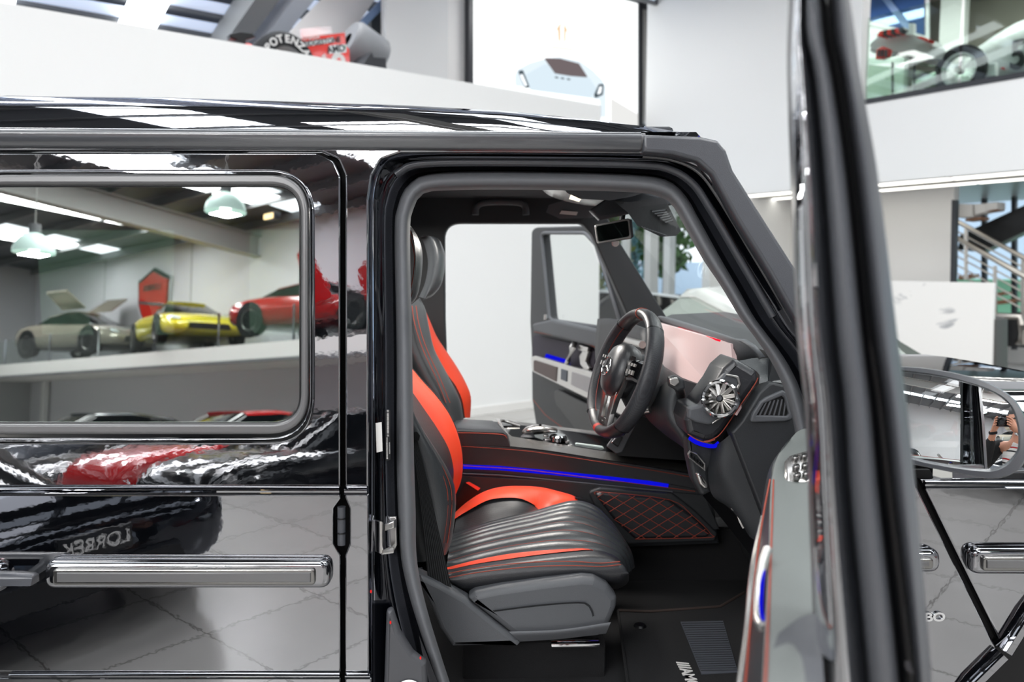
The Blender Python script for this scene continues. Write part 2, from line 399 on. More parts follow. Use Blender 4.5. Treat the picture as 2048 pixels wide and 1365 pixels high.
# video wall
vw = empty('video_wall', BK.at(1112, 240, .05)); tag(vw, 'tall bright video wall showing a pale blue sports car under a gold crest', 'screen')
pxplate('frame', [(938, -140), (1286, -140), (1286, 262), (938, 262)], BK, .12, m_dark, vw, bev=.004, off=.14, holes=[[(947, -132), (1279, -132), (1279, 256), (947, 256)]])
m_scr = emis('lit_screen_white', '#fbfefe', 1.15)
pxplate('display', [(944, -136), (1282, -136), (1282, 260), (944, 260)], BK, .02, m_scr, vw, bev=.001, off=.10)
def scr(name, px, col, st, off, r=0): return pxplate(name, px, BK, .004, emis(name+'_light', col, st), vw, bev=.0005, off=off, r=r)
scr('pictured_car_body', [(1030, 172), (1030, 150, 6), (1036, 138, 6), (1060, 126, 10), (1095, 116, 10), (1120, 114), (1160, 122, 10), (1185, 140, 10), (1205, 160, 8), (1212, 175, 6), (1212, 235), (1200, 235), (1200, 200), (1060, 175)], '#e6f3fb', .8, .106, 5)
scr('pictured_hood', [(1050, 150), (1090, 128, 10), (1178, 155, 10), (1195, 180), (1180, 196), (1060, 180)], '#dcecf6', .78, .108, 6)
scr('pictured_windscreen', [(1088, 116), (1120, 117), (1158, 127), (1176, 155), (1140, 152), (1110, 147)], '#7d7173', .65, .110, 2)
scr('pictured_headlight', [(1036, 142), (1046, 140), (1060, 176), (1050, 176)], '#4a555c', .9, .112, 3)
scr('pictured_headlight', [(1040, 150), (1045, 148), (1055, 172), (1050, 172)], '#f6fbff', 1.1, .114, 2)
scr('pictured_headlight', [(1198, 168), (1208, 168), (1206, 190), (1190, 197), (1188, 190)], '#4a555c', .9, .112, 3)
scr('pictured_headlight', [(1199, 174), (1204, 172), (1202, 186), (1194, 190)], '#f6fbff', 1.1, .114, 2)
for x in (1110, 1122, 1134): scr('pictured_vent', [(x, 153+.15*(x-1110)), (x+7, 154+.15*(x-1110)), (x+6, 157+.15*(x-1110)), (x, 156+.15*(x-1110))], '#59636a', .9, .112)
for px in ([(1112, 60), (1117, 52), (1121, 50), (1121, 84), (1117, 80), (1116, 60)], [(1128, 51), (1132, 54), (1136, 64), (1132, 62), (1131, 82), (1128, 85)], [(1115, 51), (1124, 47), (1134, 52), (1124, 50)]):
    scr('pictured_crest', px, '#f3cfa6', .75, .106)
scr('pictured_lettering', [(1104, 93), (1145, 98), (1145, 101), (1104, 96)], '#f6d8bc', .8, .106)
scr('pictured_ground', [(1222, 196), (1279, 230), (1279, 255), (1222, 255)], '#dcdcda', .9, .106)

# ------------------------------------------------------------------ right side: gallery over a recessed wall
slab('wall_right_fascia', AR, AR+.2, -10.4, 10.07, 2.84, 3.97, m_wall)
slab('wall_right_upper', AR, AR+.2, 6.2, 10.07, 3.97, 7.6, m_wall)
slab('wall_right_return', AR, AR+2.5, 10.07, 10.3, 2.84, 7.6, m_wall)
for b_ in (0, 4.5, 8.5): lamp('gallery_fill', RM(AR+2.0, b_, 6.3), .5, 3.0, 75)  # unseen fill lamps added to brighten the gallery
for a_ in (.5, 4.5, 8.5): lamp('upper_deck_fill', RM(a_, 9.0, 6.2), 1.0, 1.0, 38)  # added fill over the deck, no fixtures hang there
slab('floor_gallery', AR+.2, 16, -10.4, 10.07, 2.86, 3.95, m_deck)
slab('trim_2', AR-.012, AR+.22, -10.4, 6.2, 3.95, 4.02, m_dark)
slab('wall_right', AR+1.6, AR+1.75, 5.55, 8.3, 0, 2.86, m_wall2)
slab('wall_right_corner', AR-.6, AR+1.6, 8.3, 8.45, 0, 2.86, m_wall)
for da, row in ((.25, 'front'), (1.0, 'rear')):
    for b0, b1, where in ((-9, 2.4, 'beyond the staircase'), (2.45, 5.0, 'above the staircase and marble counter'), (5.05, 8.28, 'beside the car screen pillar')):
        o = slab('light_strip', AR+da, AR+da+.13, b0, b1, 2.823, 2.845, m_led, kind='thing')
        tag(o, 'thin white %s light strip under the gallery %s' % (row, where), 'light', 'light strips under the gallery')
slab('trim_3', AR+.5, AR+.62, -9, 8.2, 2.80, 2.835, M('perforated_grille', '#a9a6a1', .5, bump=('Y', 60, 1)))
# gallery back wall, window and display
slab('wall_gallery', AR+4.2, AR+4.3, -9, 12, 3.9, 7.5, m_beige)
slab('wall_gallery_pier', AR+3.2, AR+3.35, 7.2, 10.3, 3.95, 7.5, m_white)
# ================================================================== the black off-roader: outer body
ZS = P(685, 980, 1.6).z
def bodyframe(tilt, off=0.0):
    t = math.radians(tilt); n = Vector((0, -math.cos(t), math.sin(t)))
    return Fr(Vector((0, 1.6, ZS)) + n*off, (1, 0, 0), (0, math.sin(t), math.cos(t)), n)
UPF, LOF = bodyframe(5.2), bodyframe(.5)
def BP(px, py, off=0.0): return (UPF if py < 980 else LOF).at(px, py, off)
m_paint = paint('black_lacquer', '#06070a', '#dedfe3', .38, .015, .004, 60)
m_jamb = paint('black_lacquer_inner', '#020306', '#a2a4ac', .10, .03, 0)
m_trim = M('satin_black_trim', '#424449', .27, spec=.7, bump=('noise', 600, .15))
m_seal = M('rubber_seal', '#66686c', .55, bump=('noise', 900, .25))
m_gasket = M('grey_window_gasket', '#5d5d5e', .28, spec=.9)
m_void = M('gap_shadow_black', '#020203', .8)
m_priv = glass('privacy_glass', '#8fa496', .44, .0, 'dfe3e2')
suv = empty('suv', (0.0, 2.45, 0.0))
tag(suv, 'glossy black boxy off-road car with its driver door open and red-and-black leather seats', 'car')
# ---- roof
tgt = [(-120, 191), (0, 193), (250, 195), (500, 202), (800, 211), (1000, 221), (1200, 239), (1300, 252), (1360, 262), (1392, 270)]
rings = []
for px, py in tgt:
    e0 = UPF.at(px, 264, -.004); ze = e0.z; y0 = e0.y
    def sec(H, n=26):
        return [Vector((e0.x, y0 + 1.54*i/n, ze + H*max(0, 1-abs(2*i/n-1)**2.6)**.62)) for i in range(n+1)]
    lo, hi = -.01, .5
    for _ in range(40):
        H = (lo+hi)/2
        if min(proj(v)[1] for v in sec(H)) > py: lo = H
        else: hi = H
    rings.append(sec(H))
last = [Vector((v.x + .03, v.y, min(v.z, rings[-1][0].z + .002) - .03)) for v in rings[-1]]
bm = bmesh.new(); g = [[bm.verts.new(p) for p in r] for r in rings + [last]]
for a, b in zip(g, g[1:]):
    for j in range(len(a)-1): bm.faces.new((a[j], a[j+1], b[j+1], b[j]))
frombm('roof', bm, m_paint, suv, None, 60)
# ---- rain gutter along the roof edge, with its joint
gp = [(-.020, -.01), (-.0205, .006), (-.019, .013), (-.0155, .019), (-.010, .0225), (-.004, .0225), (.002, .020), (.008, .0165), (.014, .012), (.0185, .006), (.020, -.01)]
m_gut = M('satin_gutter', '#4b4d51', .2, spec=1, coat=.5, bump=('noise', 600, .1))
def gut(x0, x1): return [UPF.at(x, 277 + 9*max(0, x)/1290, 0) for x in (x0, (x0+x1)/2, x1)]
gr = sweep('rain_gutter', gut(-90, 1279), gp, UPF.n, m_gut, suv, smooth=70)
sweep('gutter_joint', gut(1277, 1288), [(a*.9, b*.85) for a, b in gp], UPF.n, m_gasket, gr)
# ---- matte cover from the gutter down the windscreen pillar
pc = pxplate('pillar_cover', [(1286, 268), (1400, 272), (1436, 280, 10), (1453, 300, 6), (1467, 340, 20), (1530, 440), (1594, 540), (1660, 648), (1730, 765),
     (1700, 800), (1600, 652), (1541, 548), (1472, 436, 20), (1424, 348, 18), (1395, 322, 18), (1345, 309, 10), (1286, 304)], UPF, .04, m_trim, suv, .008, .022)
# ---- body side: cant rail, centre pillar, screen pillar
pxplate('cant_rail', [(-90, 290), (1300, 293), (1345, 300), (1400, 318), (1450, 372), (1530, 500), (1660, 720), (1720, 820),
     (1694, 812), (1600, 650), (1520, 515), (1440, 385, 20), (1400, 335, 15), (1350, 313, 10), (1290, 307), (1000, 304), (800, 305, 10), (762, 318, 16), (744, 350, 16), (737, 400, 20),
     (737, 974), (690, 974), (690, 350, 30), (676, 318, 16), (640, 302, 10), (-90, 301)], UPF, .02, m_paint, suv, .004)
bp = pxplate('centre_pillar', [(690, 990), (737, 990), (738, 1345), (690, 1345), (690, 1112), (699, 1088), (699, 1018), (690, 996)], LOF, .02, m_paint, suv, .003)
def mould(name, x0, x1, y, parent, h=.009, p=.012, fr=LOF):
    pts = [fr.at(x, y) for x in (x0, (x0+x1)/2, x1)]
    return sweep(name, pts, [(-h, -.006), (-h, p*.5), (-h*.6, p), (-h*.2, p*.7), (h*.2, p*.7), (h*.6, p), (h, p*.5), (h, -.006)], fr.n, m_paint, parent, smooth=35)
mould('belt_moulding', 690, 735, 982, bp); mould('sill_moulding', 691, 741, 1351, bp, .006, .01)
pxplate('lower_pillar', [(690, 1357), (743, 1357), (748, 1480), (690, 1480)], LOF, .02, m_paint, bp, .003)
# dark backing behind the door gaps
pxplate('gap_backing', [(655, 296), (730, 296), (730, 1480), (655, 1480)], bodyframe(2.6), .02, m_void, suv, .001, -.06)
# ---- rear door
rd = pxplate('rear_door', [(-90, 305), (632, 305, 10), (668, 322, 22), (681, 352, 22), (681, 974), (-90, 974)], UPF, .02, m_paint, suv, .004,
     holes=[rnd([(-85, 343), (624, 343), (624, 886), (-85, 886)], 92, 12)])
pxplate('lower_door_skin', [(-90, 990), (681, 990), (681, 998), (667, 1018), (667, 1088), (681, 1112), (681, 1345), (-90, 1345)], LOF, .02, m_paint, rd, .003)
pxplate('lower_door_edge', [(-90, 1357), (681, 1357), (681, 1480), (-90, 1480)], LOF, .02, m_paint, rd, .003)
mould('belt_moulding', -90, 680, 982, rd); mould('sill_moulding', 22, 680, 1351, rd, .006, .01)
def ring(name, o, oi, ro, ri, mat, th, off, bev, par=None, fr=UPF):
    f = lambda q, r: rnd([(q[0], q[1]), (q[2], q[1]), (q[2], q[3]), (q[0], q[3])], r, 12)
    return pxplate(name, f(o, ro), fr, th, mat, par, bev, off, holes=[f(oi, ri)])
ring('window_surround', (-88, 340, 628, 890), (-78, 346, 619, 877), 95, 88, m_paint, .016, .006, .003, rd)
wf = ring('window_gasket', (-72, 348, 616, 870), (-55, 369, 601, 848), 82, 62, m_gasket, .03, .006, .006, rd)
ring('gasket_lip', (-57, 367, 603, 850), (-52, 373, 598, 845), 62, 56, m_black, .03, .0, .002, wf)
f_ = [(-66, 366), (605, 366), (605, 852), (-66, 852)]
pxplate('window_glass', rnd(f_, 60, 10), UPF, .004, m_priv, rd, .0005, -.006)
# ribbed strip along the door and its insert
def strip(par, x0, x1, y0, y1, r0, r1):
    s = pxplate('side_strip', rnd([(x0, y0), (x1, y0), (x1, y1), (x0, y1)], 22, 8), LOF, .03, m_paint, par, .013, .024)
    i = pxplate('strip_insert', rnd([(r0, y0+17), (r1, y0+17), (r1, y1-8), (r0, y1-8)], 9, 6), LOF, .012, m_alu2, s, .004, .031)
    pxplate('strip_rib', [(r0+9, y0+25), (r1-9, y0+25), (r1-9, y1-14), (r0+9, y1-14)], LOF, .006, m_gasket, s, .002, .034)
    return s
m_alu2 = M('smoked_metal', '#7c7b79', .18, metal=.9)
strip(rd, 86, 660, 1122, 1180, 104, 630)
h = sweep('door_handle', [LOF.at(x, y, o) for x, y, o in ((-140, 1158, .055), (20, 1158, .055), (50, 1158, .055), (57, 1158, .03), (58, 1158, .0))], [(-.018, -.008), (-.018, .006), (-.012, .011), (.012, .011), (.018, .006), (.018, -.008)], LOF.v, m_trim, rd)
lathe('lock_escutcheon', [(0, .03), (.012, .03), (.022, .028), (.03, .02), (.034, .0)], basis(LOF.at(-12, 1152), LOF.u, LOF.n), m_paint, rd)
hg = tube('hinge', [LOF.at(683, y, -.004) for y in (1014, 1040, 1065, 1090)], .0085, m_trim, rd, 14)
for y in (1037, 1066): tube('hinge_collar', [LOF.at(683, y-1.5, -.004), LOF.at(683, y+1.5, -.004)], .0092, m_black, hg, 14)
# ---- door opening: painted return, seals
cA = [(737, 1480), (737, 1180), (737, 985), (737, 700), (737, 430), (742, 365), (762, 324), (810, 306), (1000, 304), (1290, 307), (1345, 313), (1398, 334), (1440, 384), (1520, 514), (1600, 648), (1700, 830), (1720, 1400)]
cC = [(915, 1480), (815, 1180), (795, 1000), (793, 700), (789, 470), (795, 415), (815, 372), (865, 347), (1039, 343), (1260, 349), (1335, 361), (1372, 393), (1395, 433), (1440, 515), (1500, 621), (1620, 850), (1640, 1400)]
cS = [(935, 1480), (842, 1180), (828, 1000), (822, 700), (818, 470), (824, 420), (842, 388), (882, 379), (1039, 377), (1260, 382), (1322, 392), (1345, 408), (1362, 435), (1406, 515), (1469, 615), (1590, 850), (1610, 1400)]
def mixc(a, b, t): return [(p[0]*(1-t)+q[0]*t, p[1]*(1-t)+q[1]*t) for p, q in zip(a, b)]
def con(c, off): return [BP(x, y, off) for x, y in c]
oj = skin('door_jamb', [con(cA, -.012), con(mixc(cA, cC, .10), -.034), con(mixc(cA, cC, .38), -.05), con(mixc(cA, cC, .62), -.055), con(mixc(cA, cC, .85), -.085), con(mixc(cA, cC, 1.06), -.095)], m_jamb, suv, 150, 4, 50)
def catm(c, off): return resamp(crom(con(c, off), 8), 150)
def upl(c): return [UPF.n]*150
up_half = mixc(cA, cC, .55)[6:15]
sweep('outer_door_seal', resamp(crom([BP(x, y, -.045) for x, y in up_half], 8), 70), dome(.016, .012, 8), UPF.n, m_trim, oj)
up_half = mixc(cA, cC, .16)[9:15]
sweep('bright_pillar_line', resamp(crom([BP(x, y, -.026) for x, y in up_half], 8), 50), dome(.006, .006, 6), UPF.n, m_gasket, oj)
skin('door_seal', [con(cC, -.094), con(mixc(cC, cS, .12), -.068), con(mixc(cC, cS, .5), -.055), con(mixc(cC, cS, .86), -.066), con(cS, -.092), con(mixc(cC, cS, 1.08), -.13)], m_seal, suv, 150, 4, 60)
# striker, stickers, sill bits on the centre pillar return
JP = Fr(P(770, 980, 1.672), (1, -.25, 0), (0, 0, 1))
st = pxplate('striker_plate', [(752, 1036), (792, 1034), (793, 1092), (788, 1102), (752, 1108)], JP, .006, m_alu, suv, .002, .004)
sweep('striker_loop', [JP.at(x, y, o) for x, y, o in ((762, 1048, .0), (762, 1048, .03), (762, 1104, .03), (764, 1106, .024), (785, 1100, .024), (785, 1098, .0))], circ(.0045, 8), JP.u, m_alu, st)
pxplate('striker_guide', [(768, 1050), (788, 1042), (788, 1058), (768, 1064)], JP, .02, m_alu, st, .003, .026)
m_sticker = M('white_sticker', '#e4e2df', .6)
pxplate('white_sticker', [(751, 847), (763, 845), (765, 903), (753, 906)], JP, .001, m_sticker, oj, .0003, .034)
sl = pxplate('data_label', [(770, 823), (780, 821), (781, 920), (771, 924)], JP, .001, m_black, oj, .0003, .030)
R90 = lambda px, py, o: basis(JP.at(px, py, o), -JP.v, JP.n)
for i in range(5): text('label_text', 'III IIII III', R90(775.5, 829+i*9, .0308), .006, m_sticker, sl, .0001, 0)
text('label_text', 'W1N4632762X330648', R90(774, 897, .0308), .0048, m_sticker, sl, .0001, 0)
text('label_text', 'MADE IN AUSTRIA', R90(779, 897, .0308), .003, m_sticker, sl, .0001, 0)
SF = bodyframe(.5, -.05)
pxplate('lower_jamb_cover', [(772, 1225), (784, 1222), (800, 1270), (826, 1310), (852, 1330), (858, 1480), (764, 1480)], SF, .03, M('grey_sill_plastic', '#4b4c50', .45), oj, .01, .035, 6)
rb = lathe('round_badge', [(0, .004), (.026, .004), (.030, 0)], basis(SF.at(818, 1388, .038), SF.u, SF.n), m_sticker, oj)
lathe('badge_ring', [(.0, .0046), (.0235, .0046), (.0235, .004)], basis(SF.at(818, 1388, .038), SF.u, SF.n), m_black, rb)
m_redlamp = M('red_reflector', '#d81414', .2, emit=('#ff1a10', .15))
for x, y in ((742, 1184), (781, 1246), (841, 1317)):
    lathe('red_reflector', [(0, .002), (.0016, .0014), (.002, 0)], basis(BP(x, y, .0), SF.u, SF.n) @ Matrix.Diagonal((1, 1.8, 1, 1)), m_redlamp, oj, 10)
# ---- panels ahead of the door
cw = pxplate('cowl_panel', [(1640, 960), (1829, 960), (1834, 974), (1996, 1304), (1945, 1345), (1900, 1480), (1640, 1480)], LOF, .02, m_paint, suv, .004)
fd = pxplate('front_fender', [(1842, 960), (2190, 960), (2190, 1140), (2110, 1165), (2060, 1215), (2007, 1297), (1848, 974)], LOF, .02, m_paint, suv, .004)
mould('belt_moulding', 1846, 2190, 969, fd)
pxplate('arch_liner', [(1850, 1480), (2200, 1480), (2200, 1120), (1995, 1270)], LOF, .02, m_void, suv, .001, -.08)
pxplate('panel_gap_backing', [(1815, 940), (1860, 940), (2030, 1310), (1980, 1330)], LOF, .01, m_void, suv, .001, -.025)
ap = [(2190, 1095), (2110, 1150), (2050, 1225), (2004, 1299)]
sweep('arch_flare', [LOF.at(x, y, .004) for x, y in ap], [(-.02, -.02), (-.018, .012), (-.008, .022), (.004, .02), (.012, .008), (.014, -.02)], LOF.n, m_paint, fd)
sweep('arch_flare', [LOF.at(x, y, .004) for x, y in ((1998, 1305), (1940, 1362), (1890, 1430), (1860, 1500))], [(-.02, -.02), (-.018, .012), (-.008, .022), (.004, .02), (.012, .008), (.014, -.02)], LOF.n, m_paint, cw)
strip(fd, 1943, 2300, 1097, 1152, 1966, 2290)
s_ = strip(cw, 1700, 1884, 1100, 1148, 1712, 1868)
text('badge_lettering', 'V8 BITURBO', basis(LOF.at(1806, 1236, .003), LOF.u, LOF.n), .026, m_chrome, cw, .002, .0008, 1.25)
# bonnet
ha = [[LOF.at(px, 962, -.01) for px in (1905, 2060, 2250, 2500)]]
xs = [v.x for v in ha[0]]
for y, z in ((1.625, 1.225), (1.72, 1.262), (1.85, 1.262), (1.93, 1.285), (2.02, 1.314), (2.45, 1.322), (2.88, 1.314), (2.97, 1.285), (3.05, 1.262), (3.2, 1.25), (3.28, 1.2)):
    ha.append([Vector((x, y, z - .006*(x-.9))) for x in xs])
skin('bonnet', ha, m_paint, suv, 24, 3, 50)
box('scuttle_panel', (.80, 2.45, 1.2), (.16, 1.5, .06), m_black, suv, None, .01)
# underbody and wheels, below the frame
box('underbody', (.15, 2.45, .45), (3.7, 1.5, .2), m_void, suv, None, .02)
def wheel(par, c, r, w, axis, mat_rim, name='wheel', spokes=5, tyre=None, rimr=.66):
    mw = basis(c, Vector(axis).cross(UPV), axis)
    p = [(r*rimr, -w/2), (r*.94, -w/2), (r, -w*.32), (r, w*.32), (r*.94, w/2), (r*rimr, w/2)]
    t = lathe(name, p, mw, tyre or m_tyre, par, 36)
    bm = bmesh.new()
    for k in range(spokes):
        boxbm(bm, Matrix.Rotation(2*math.pi*k/spokes, 4, 'Z') @ Matrix.Translation((r*rimr*.5, 0, w*.36)), r*rimr*.95, r*.13, w*.12)
    ri = frombm('rim', bm, mat_rim, t, mw)
    lathe('hub', [(0, w*.48), (r*.12, w*.46), (r*.14, w*.3)], mw, mat_rim, t, 16)
    lathe('rim_barrel', [(r*rimr, w*.5), (r*rimr*.93, w*.46), (r*rimr*.9, -w*.3), (0, -w*.3)], mw, mat_rim, t, 28)
    return t
for x in (-1.25, 1.75):
    wheel(suv, (x, 1.78, .39), .39, .28, (0, -1, 0), m_alu2); wheel(suv, (x, 3.12, .39), .39, .28, (0, 1, 0), m_alu2)
# ================================================================== cabin
def perf_leather(name, col, sc=260):
    m = M(name, col, .42, spec=.4); nt = m.node_tree; N = nt.nodes; L = nt.links; b = N['Principled BSDF']
    tc = N.new('ShaderNodeTexCoord'); v = N.new('ShaderNodeTexVoronoi'); v.inputs['Scale'].default_value = sc; v.inputs['Randomness'].default_value = .15
    mt = N.new('ShaderNodeMath'); mt.operation = 'LESS_THAN'; mt.inputs[1].default_value = .32
    mx = N.new('ShaderNodeMix'); mx.data_type = 'RGBA'; mx.inputs[6].default_value = srgb(col); mx.inputs[7].default_value = srgb('#050506')
    L.new(tc.outputs['Object'], v.inputs['Vector']); L.new(v.outputs['Distance'], mt.inputs[0]); L.new(mt.outputs[0], mx.inputs[0]); L.new(mx.outputs[2], b.inputs['Base Color'])
    return m
m_lea = M('black_leather', '#25262a', .36, spec=.75, bump=('noise', 420, .22))
m_lea2 = M('grey_black_leather', '#3a3d40', .29, spec=.8, bump=('noise', 420, .22))
m_redlea = M('orange_red_leather', '#ee4a2c', .42, spec=.5, bump=('noise', 420, .2))
m_perf = perf_leather('perforated_leather', '#2b2c2f')
m_plast = M('dark_soft_plastic', '#2c2e31', .5, spec=.5, bump=('noise', 700, .25))
m_plast2 = M('grey_plastic', '#54565a', .48, spec=.5, bump=('noise', 700, .25))
m_stitch = M('red_stitching', '#96402f', .7)
m_head = M('charcoal_headliner', '#3c3f43', .85)
m_carpet = M('black_carpet', '#19191b', .95, bump=('noise', 500, .8))
m_piano = M('piano_black', '#0a0a0c', .05, spec=.7)
m_blue = emis('blue_ambient_light', '#0d10d0', .8)
m_satin = M('satin_silver', '#c9c6c3', .25, metal=.9)
m_steer = perf_leather('perforated_grip_leather', '#343539', 420)
def pl(pts, y=None):
    return [P(p[0], p[1], p[2] if len(p) > 2 else y) for p in pts]
def FY(y, yaw=0.0, pitch=0.0):
    n = Vector((-math.sin(yaw), -math.cos(yaw)*math.cos(pitch), math.sin(pitch)))
    return Fr(P(1200, 700, y), (math.cos(yaw), -math.sin(yaw), 0), UPV, n)
def seam(name, pts, y, par, r=.0011, mat=None, n=8):
    return tube(name, [Vector(q) for q in crom(pl(pts, y), 4)], r, mat or m_stitch, par, 6)
# ---- shell of the cabin
FS = FY(3.16)
fw = pxplate('far_cabin_side', [(-500, 380), (1196, 380), (1198, 400), (1237, 480), (1325, 621), (1372, 700), (1420, 1300), (-500, 1300)], FS, .07, m_plast, suv, .006, .0,
    holes=[rnd([(903, 1010), (890, 640), (889, 447, 32), (1164, 447, 18), (1184, 470, 10), (1256, 632), (1300, 760), (1330, 1010)], 0, 8),
           rnd([(44, 459), (347, 459), (347, 672), (44, 672)], 6, 4), rnd([(489, 458), (700, 458), (700, 671), (489, 671)], 24, 8)])
hl = box('headliner', (-.62, 2.45, 1.915), (2.06, 1.34, .04), m_head, suv, None, .01)
box('rear_bulkhead', (-1.78, 2.45, 1.2), (.04, 1.5, 1.3), m_plast, suv)
box('cabin_floor', (-.35, 2.47, .58), (2.7, 1.46, .04), m_carpet, suv)
box('footwell_bulkhead', (.98, 2.47, .9), (.04, 1.46, .7), m_carpet, suv)
pxplate('tunnel_side', [(880, 1040), (1470, 1060), (1540, 1245), (880, 1290)], FY(2.54), .03, m_carpet, suv, .004)
gx = Fr(P(1345, 425, 1.76), Vector((0, 1, 0)), P(1345, 425, 1.76) - P(1590, 800, 1.76))
poly('windscreen', [P(1352, 405, 1.80), P(1640, 850, 1.80), P(1350, 668, 3.13), P(1196, 425, 3.13)], glass('windscreen_glass', '#f2f6f4', .03, top=.16), suv)
lab = pxplate('screen_header', [(1250, 372), (1330, 392), (1350, 408), (1200, 440), (1180, 420)], FY(2.3), .05, m_head, suv, .01)
# far grab handle, visors, dome console, inner mirror, camera housing
tube('grab_handle', [Vector(q) for q in crom(pl([(951, 430), (952, 416), (962, 407), (985, 404), (1020, 404), (1043, 407), (1051, 416), (1052, 430)], 3.08), 5)], .013, m_plast2, suv, 10)
cons = skin('overhead_console', [pl([(1082, 378), (1100, 392), (1140, 405), (1190, 412), (1240, 404)], 2.62), pl([(1090, 378), (1110, 388), (1150, 398), (1195, 404), (1240, 400)], 2.5), pl([(1110, 376), (1140, 384), (1180, 390), (1240, 392)], 2.4)], m_satin, suv, 20, 3)
skin('lamp_lens', [pl([(1138, 398), (1158, 404)], 2.49), pl([(1142, 390), (1164, 396)], 2.44)], emis('dome_lamp_glow', '#fff1d8', 1.6), cons, 6, 2)
vf = loft('far_sun_visor', [[P(x, y, Y) for x, y in ((1092, 425), (1098, 410), (1125, 402), (1190, 410), (1204, 424), (1185, 436), (1120, 438))] for Y in (2.75, 2.9)], m_plast2, suv)
pxplate('visor_label', [(1123, 421), (1156, 424), (1153, 431), (1119, 428)], FY(2.74), .003, m_sticker, vf, .001)
loft('near_sun_visor', [[P(x, y, Y) for x, y in ((1128, 376), (1134, 386), (1160, 398), (1220, 401), (1262, 394), (1286, 386), (1286, 374))] for Y in (1.98, 2.16)], m_plast2, suv)
ch = loft('camera_housing', [[P(x, y, Y) for x, y in ((1228, 402), (1262, 405), (1300, 398), (1328, 394), (1362, 462), (1352, 472), (1322, 474), (1275, 452), (1255, 425))] for Y in (2.22, 2.42)], m_plast, suv)
for i in range(6):
    seam('housing_slot', [(1304+i*5.2, 424+i*4.3), (1331+i*2.9, 421+i*4)], 2.212, ch, .0028, m_plast2)
pxplate('housing_vent', [(1300, 421), (1333, 417), (1348, 443), (1334, 446)], FY(2.219), .006, m_black, ch, .001)
for i in range(9): seam('housing_rib', [(1283+i*5.5, 453+i*2), (1290+i*5.5, 459+i*1.6)], 2.212, ch, .0014, m_plast2)
im = loft('inner_mirror', [[P(x, y, Y) for x, y in ((1189, 452), (1193, 449), (1256, 437), (1264, 440), (1267, 474), (1262, 478), (1200, 488), (1193, 485))] for Y in (2.38, 2.405)], m_plast2, suv)
pxplate('mirror_rim', rnd([(1189, 450), (1259, 437), (1263, 476), (1194, 488)], 5), FY(2.376), .004, m_satin, im, .001)
pxplate('mirror_glass', rnd([(1192, 453), (1256, 441), (1259, 473), (1197, 484)], 4), FY(2.371), .004, M('dark_mirror', '#1c2422', .03, metal=.8), im, .001)
tube('mirror_stalk', pl([(1243, 446), (1246, 425), (1250, 405)], 2.41), .009, m_plast, im)
lathe('mirror_sensor', [(0, .008), (.009, .006), (.012, 0)], basis(P(1231, 486, 2.39), (1, 0, 0), (0, -1, -.3)), m_sticker, im, 14)

# ---- seats
def shift(c, dx, dy=0): return [(p[0]+dx, p[1]+dy) for p in c]
seat = skin('driver_seat', [pl([(760, 690), (770, 800), (790, 950), (800, 1060), (815, 1120)], 1.99), pl([(790, 690), (792, 800), (815, 950), (828, 1060), (840, 1125)], 1.90),
    pl([(815, 700), (818, 810), (852, 900), (876, 1000), (872, 1070), (868, 1118)], 1.885), pl([(808, 760), (826, 829), (854, 872), (888, 926), (906, 966), (911, 1000), (908, 1044), (901, 1088), (892, 1110)], 1.925),
    pl([(800, 770), (818, 825), (846, 870), (880, 926), (898, 966), (902, 1000), (900, 1044), (893, 1088), (885, 1110)], 2.0)], m_lea2, suv, 40, 6)
edge = [(824, 829), (853, 872), (887, 926), (905, 966), (910, 1000), (907, 1044), (901, 1086)]
for dx, yy in ((-14, 1.898), (-6, 1.905)): seam('bolster_stitching', shift(edge, dx, 1), yy, seat, .0011)
redL = [(806, 762), (823, 782), (848, 818), (875, 858), (897, 897), (907, 937), (906, 968), (901, 990)]
redR = [(806, 714), (819, 731), (843, 760), (875, 795), (902, 835), (919, 880), (925, 920), (922, 960), (910, 990)]
skin('backrest_centre', [pl([(790, 775), (812, 829), (840, 874), (872, 930), (890, 968), (896, 1003), (894, 1045), (890, 1090)], 2.03), pl([(800, 785), (822, 820), (850, 860), (880, 908), (896, 950), (898, 990), (896, 1035), (894, 1070)], 2.12), pl(redL + [(896, 1040)], 2.245)], m_perf, seat, 36, 5)
rbk = skin('far_bolster', [pl(shift(redL, -3, 2), 2.25), pl(redL, 2.255), pl(mixc(resamp([Vector((*p, 0)) for p in redL], 9), resamp([Vector((*p, 0)) for p in redR], 9), .55), 2.285), pl(redR, 2.33), pl(shift(redR, -24, -4), 2.40)], m_redlea, seat, 36, 5)
seam('bolster_piping', shift(redR, 0), 2.326, seat, .0022, m_lea)
skin('headrest', [pl([(818, 448), (826, 470), (832, 520), (828, 570), (818, 616)], 1.97), pl([(800, 440), (822, 458), (838, 490), (842, 520), (838, 564), (828, 600), (805, 618)], 2.0), pl([(800, 436), (824, 455), (841, 487), (845, 518), (841, 564), (830, 600), (805, 620)], 2.06), pl([(800, 436), (820, 455), (835, 487), (838, 518), (832, 564), (820, 600), (800, 620)], 2.16)], m_lea, seat, 24, 5)
for dx in (-9, -3): seam('headrest_stitching', [(823+dx, 462), (833+dx, 487), (838+dx, 518), (833+dx, 566), (824+dx, 598)], 1.985, seat, .0012)
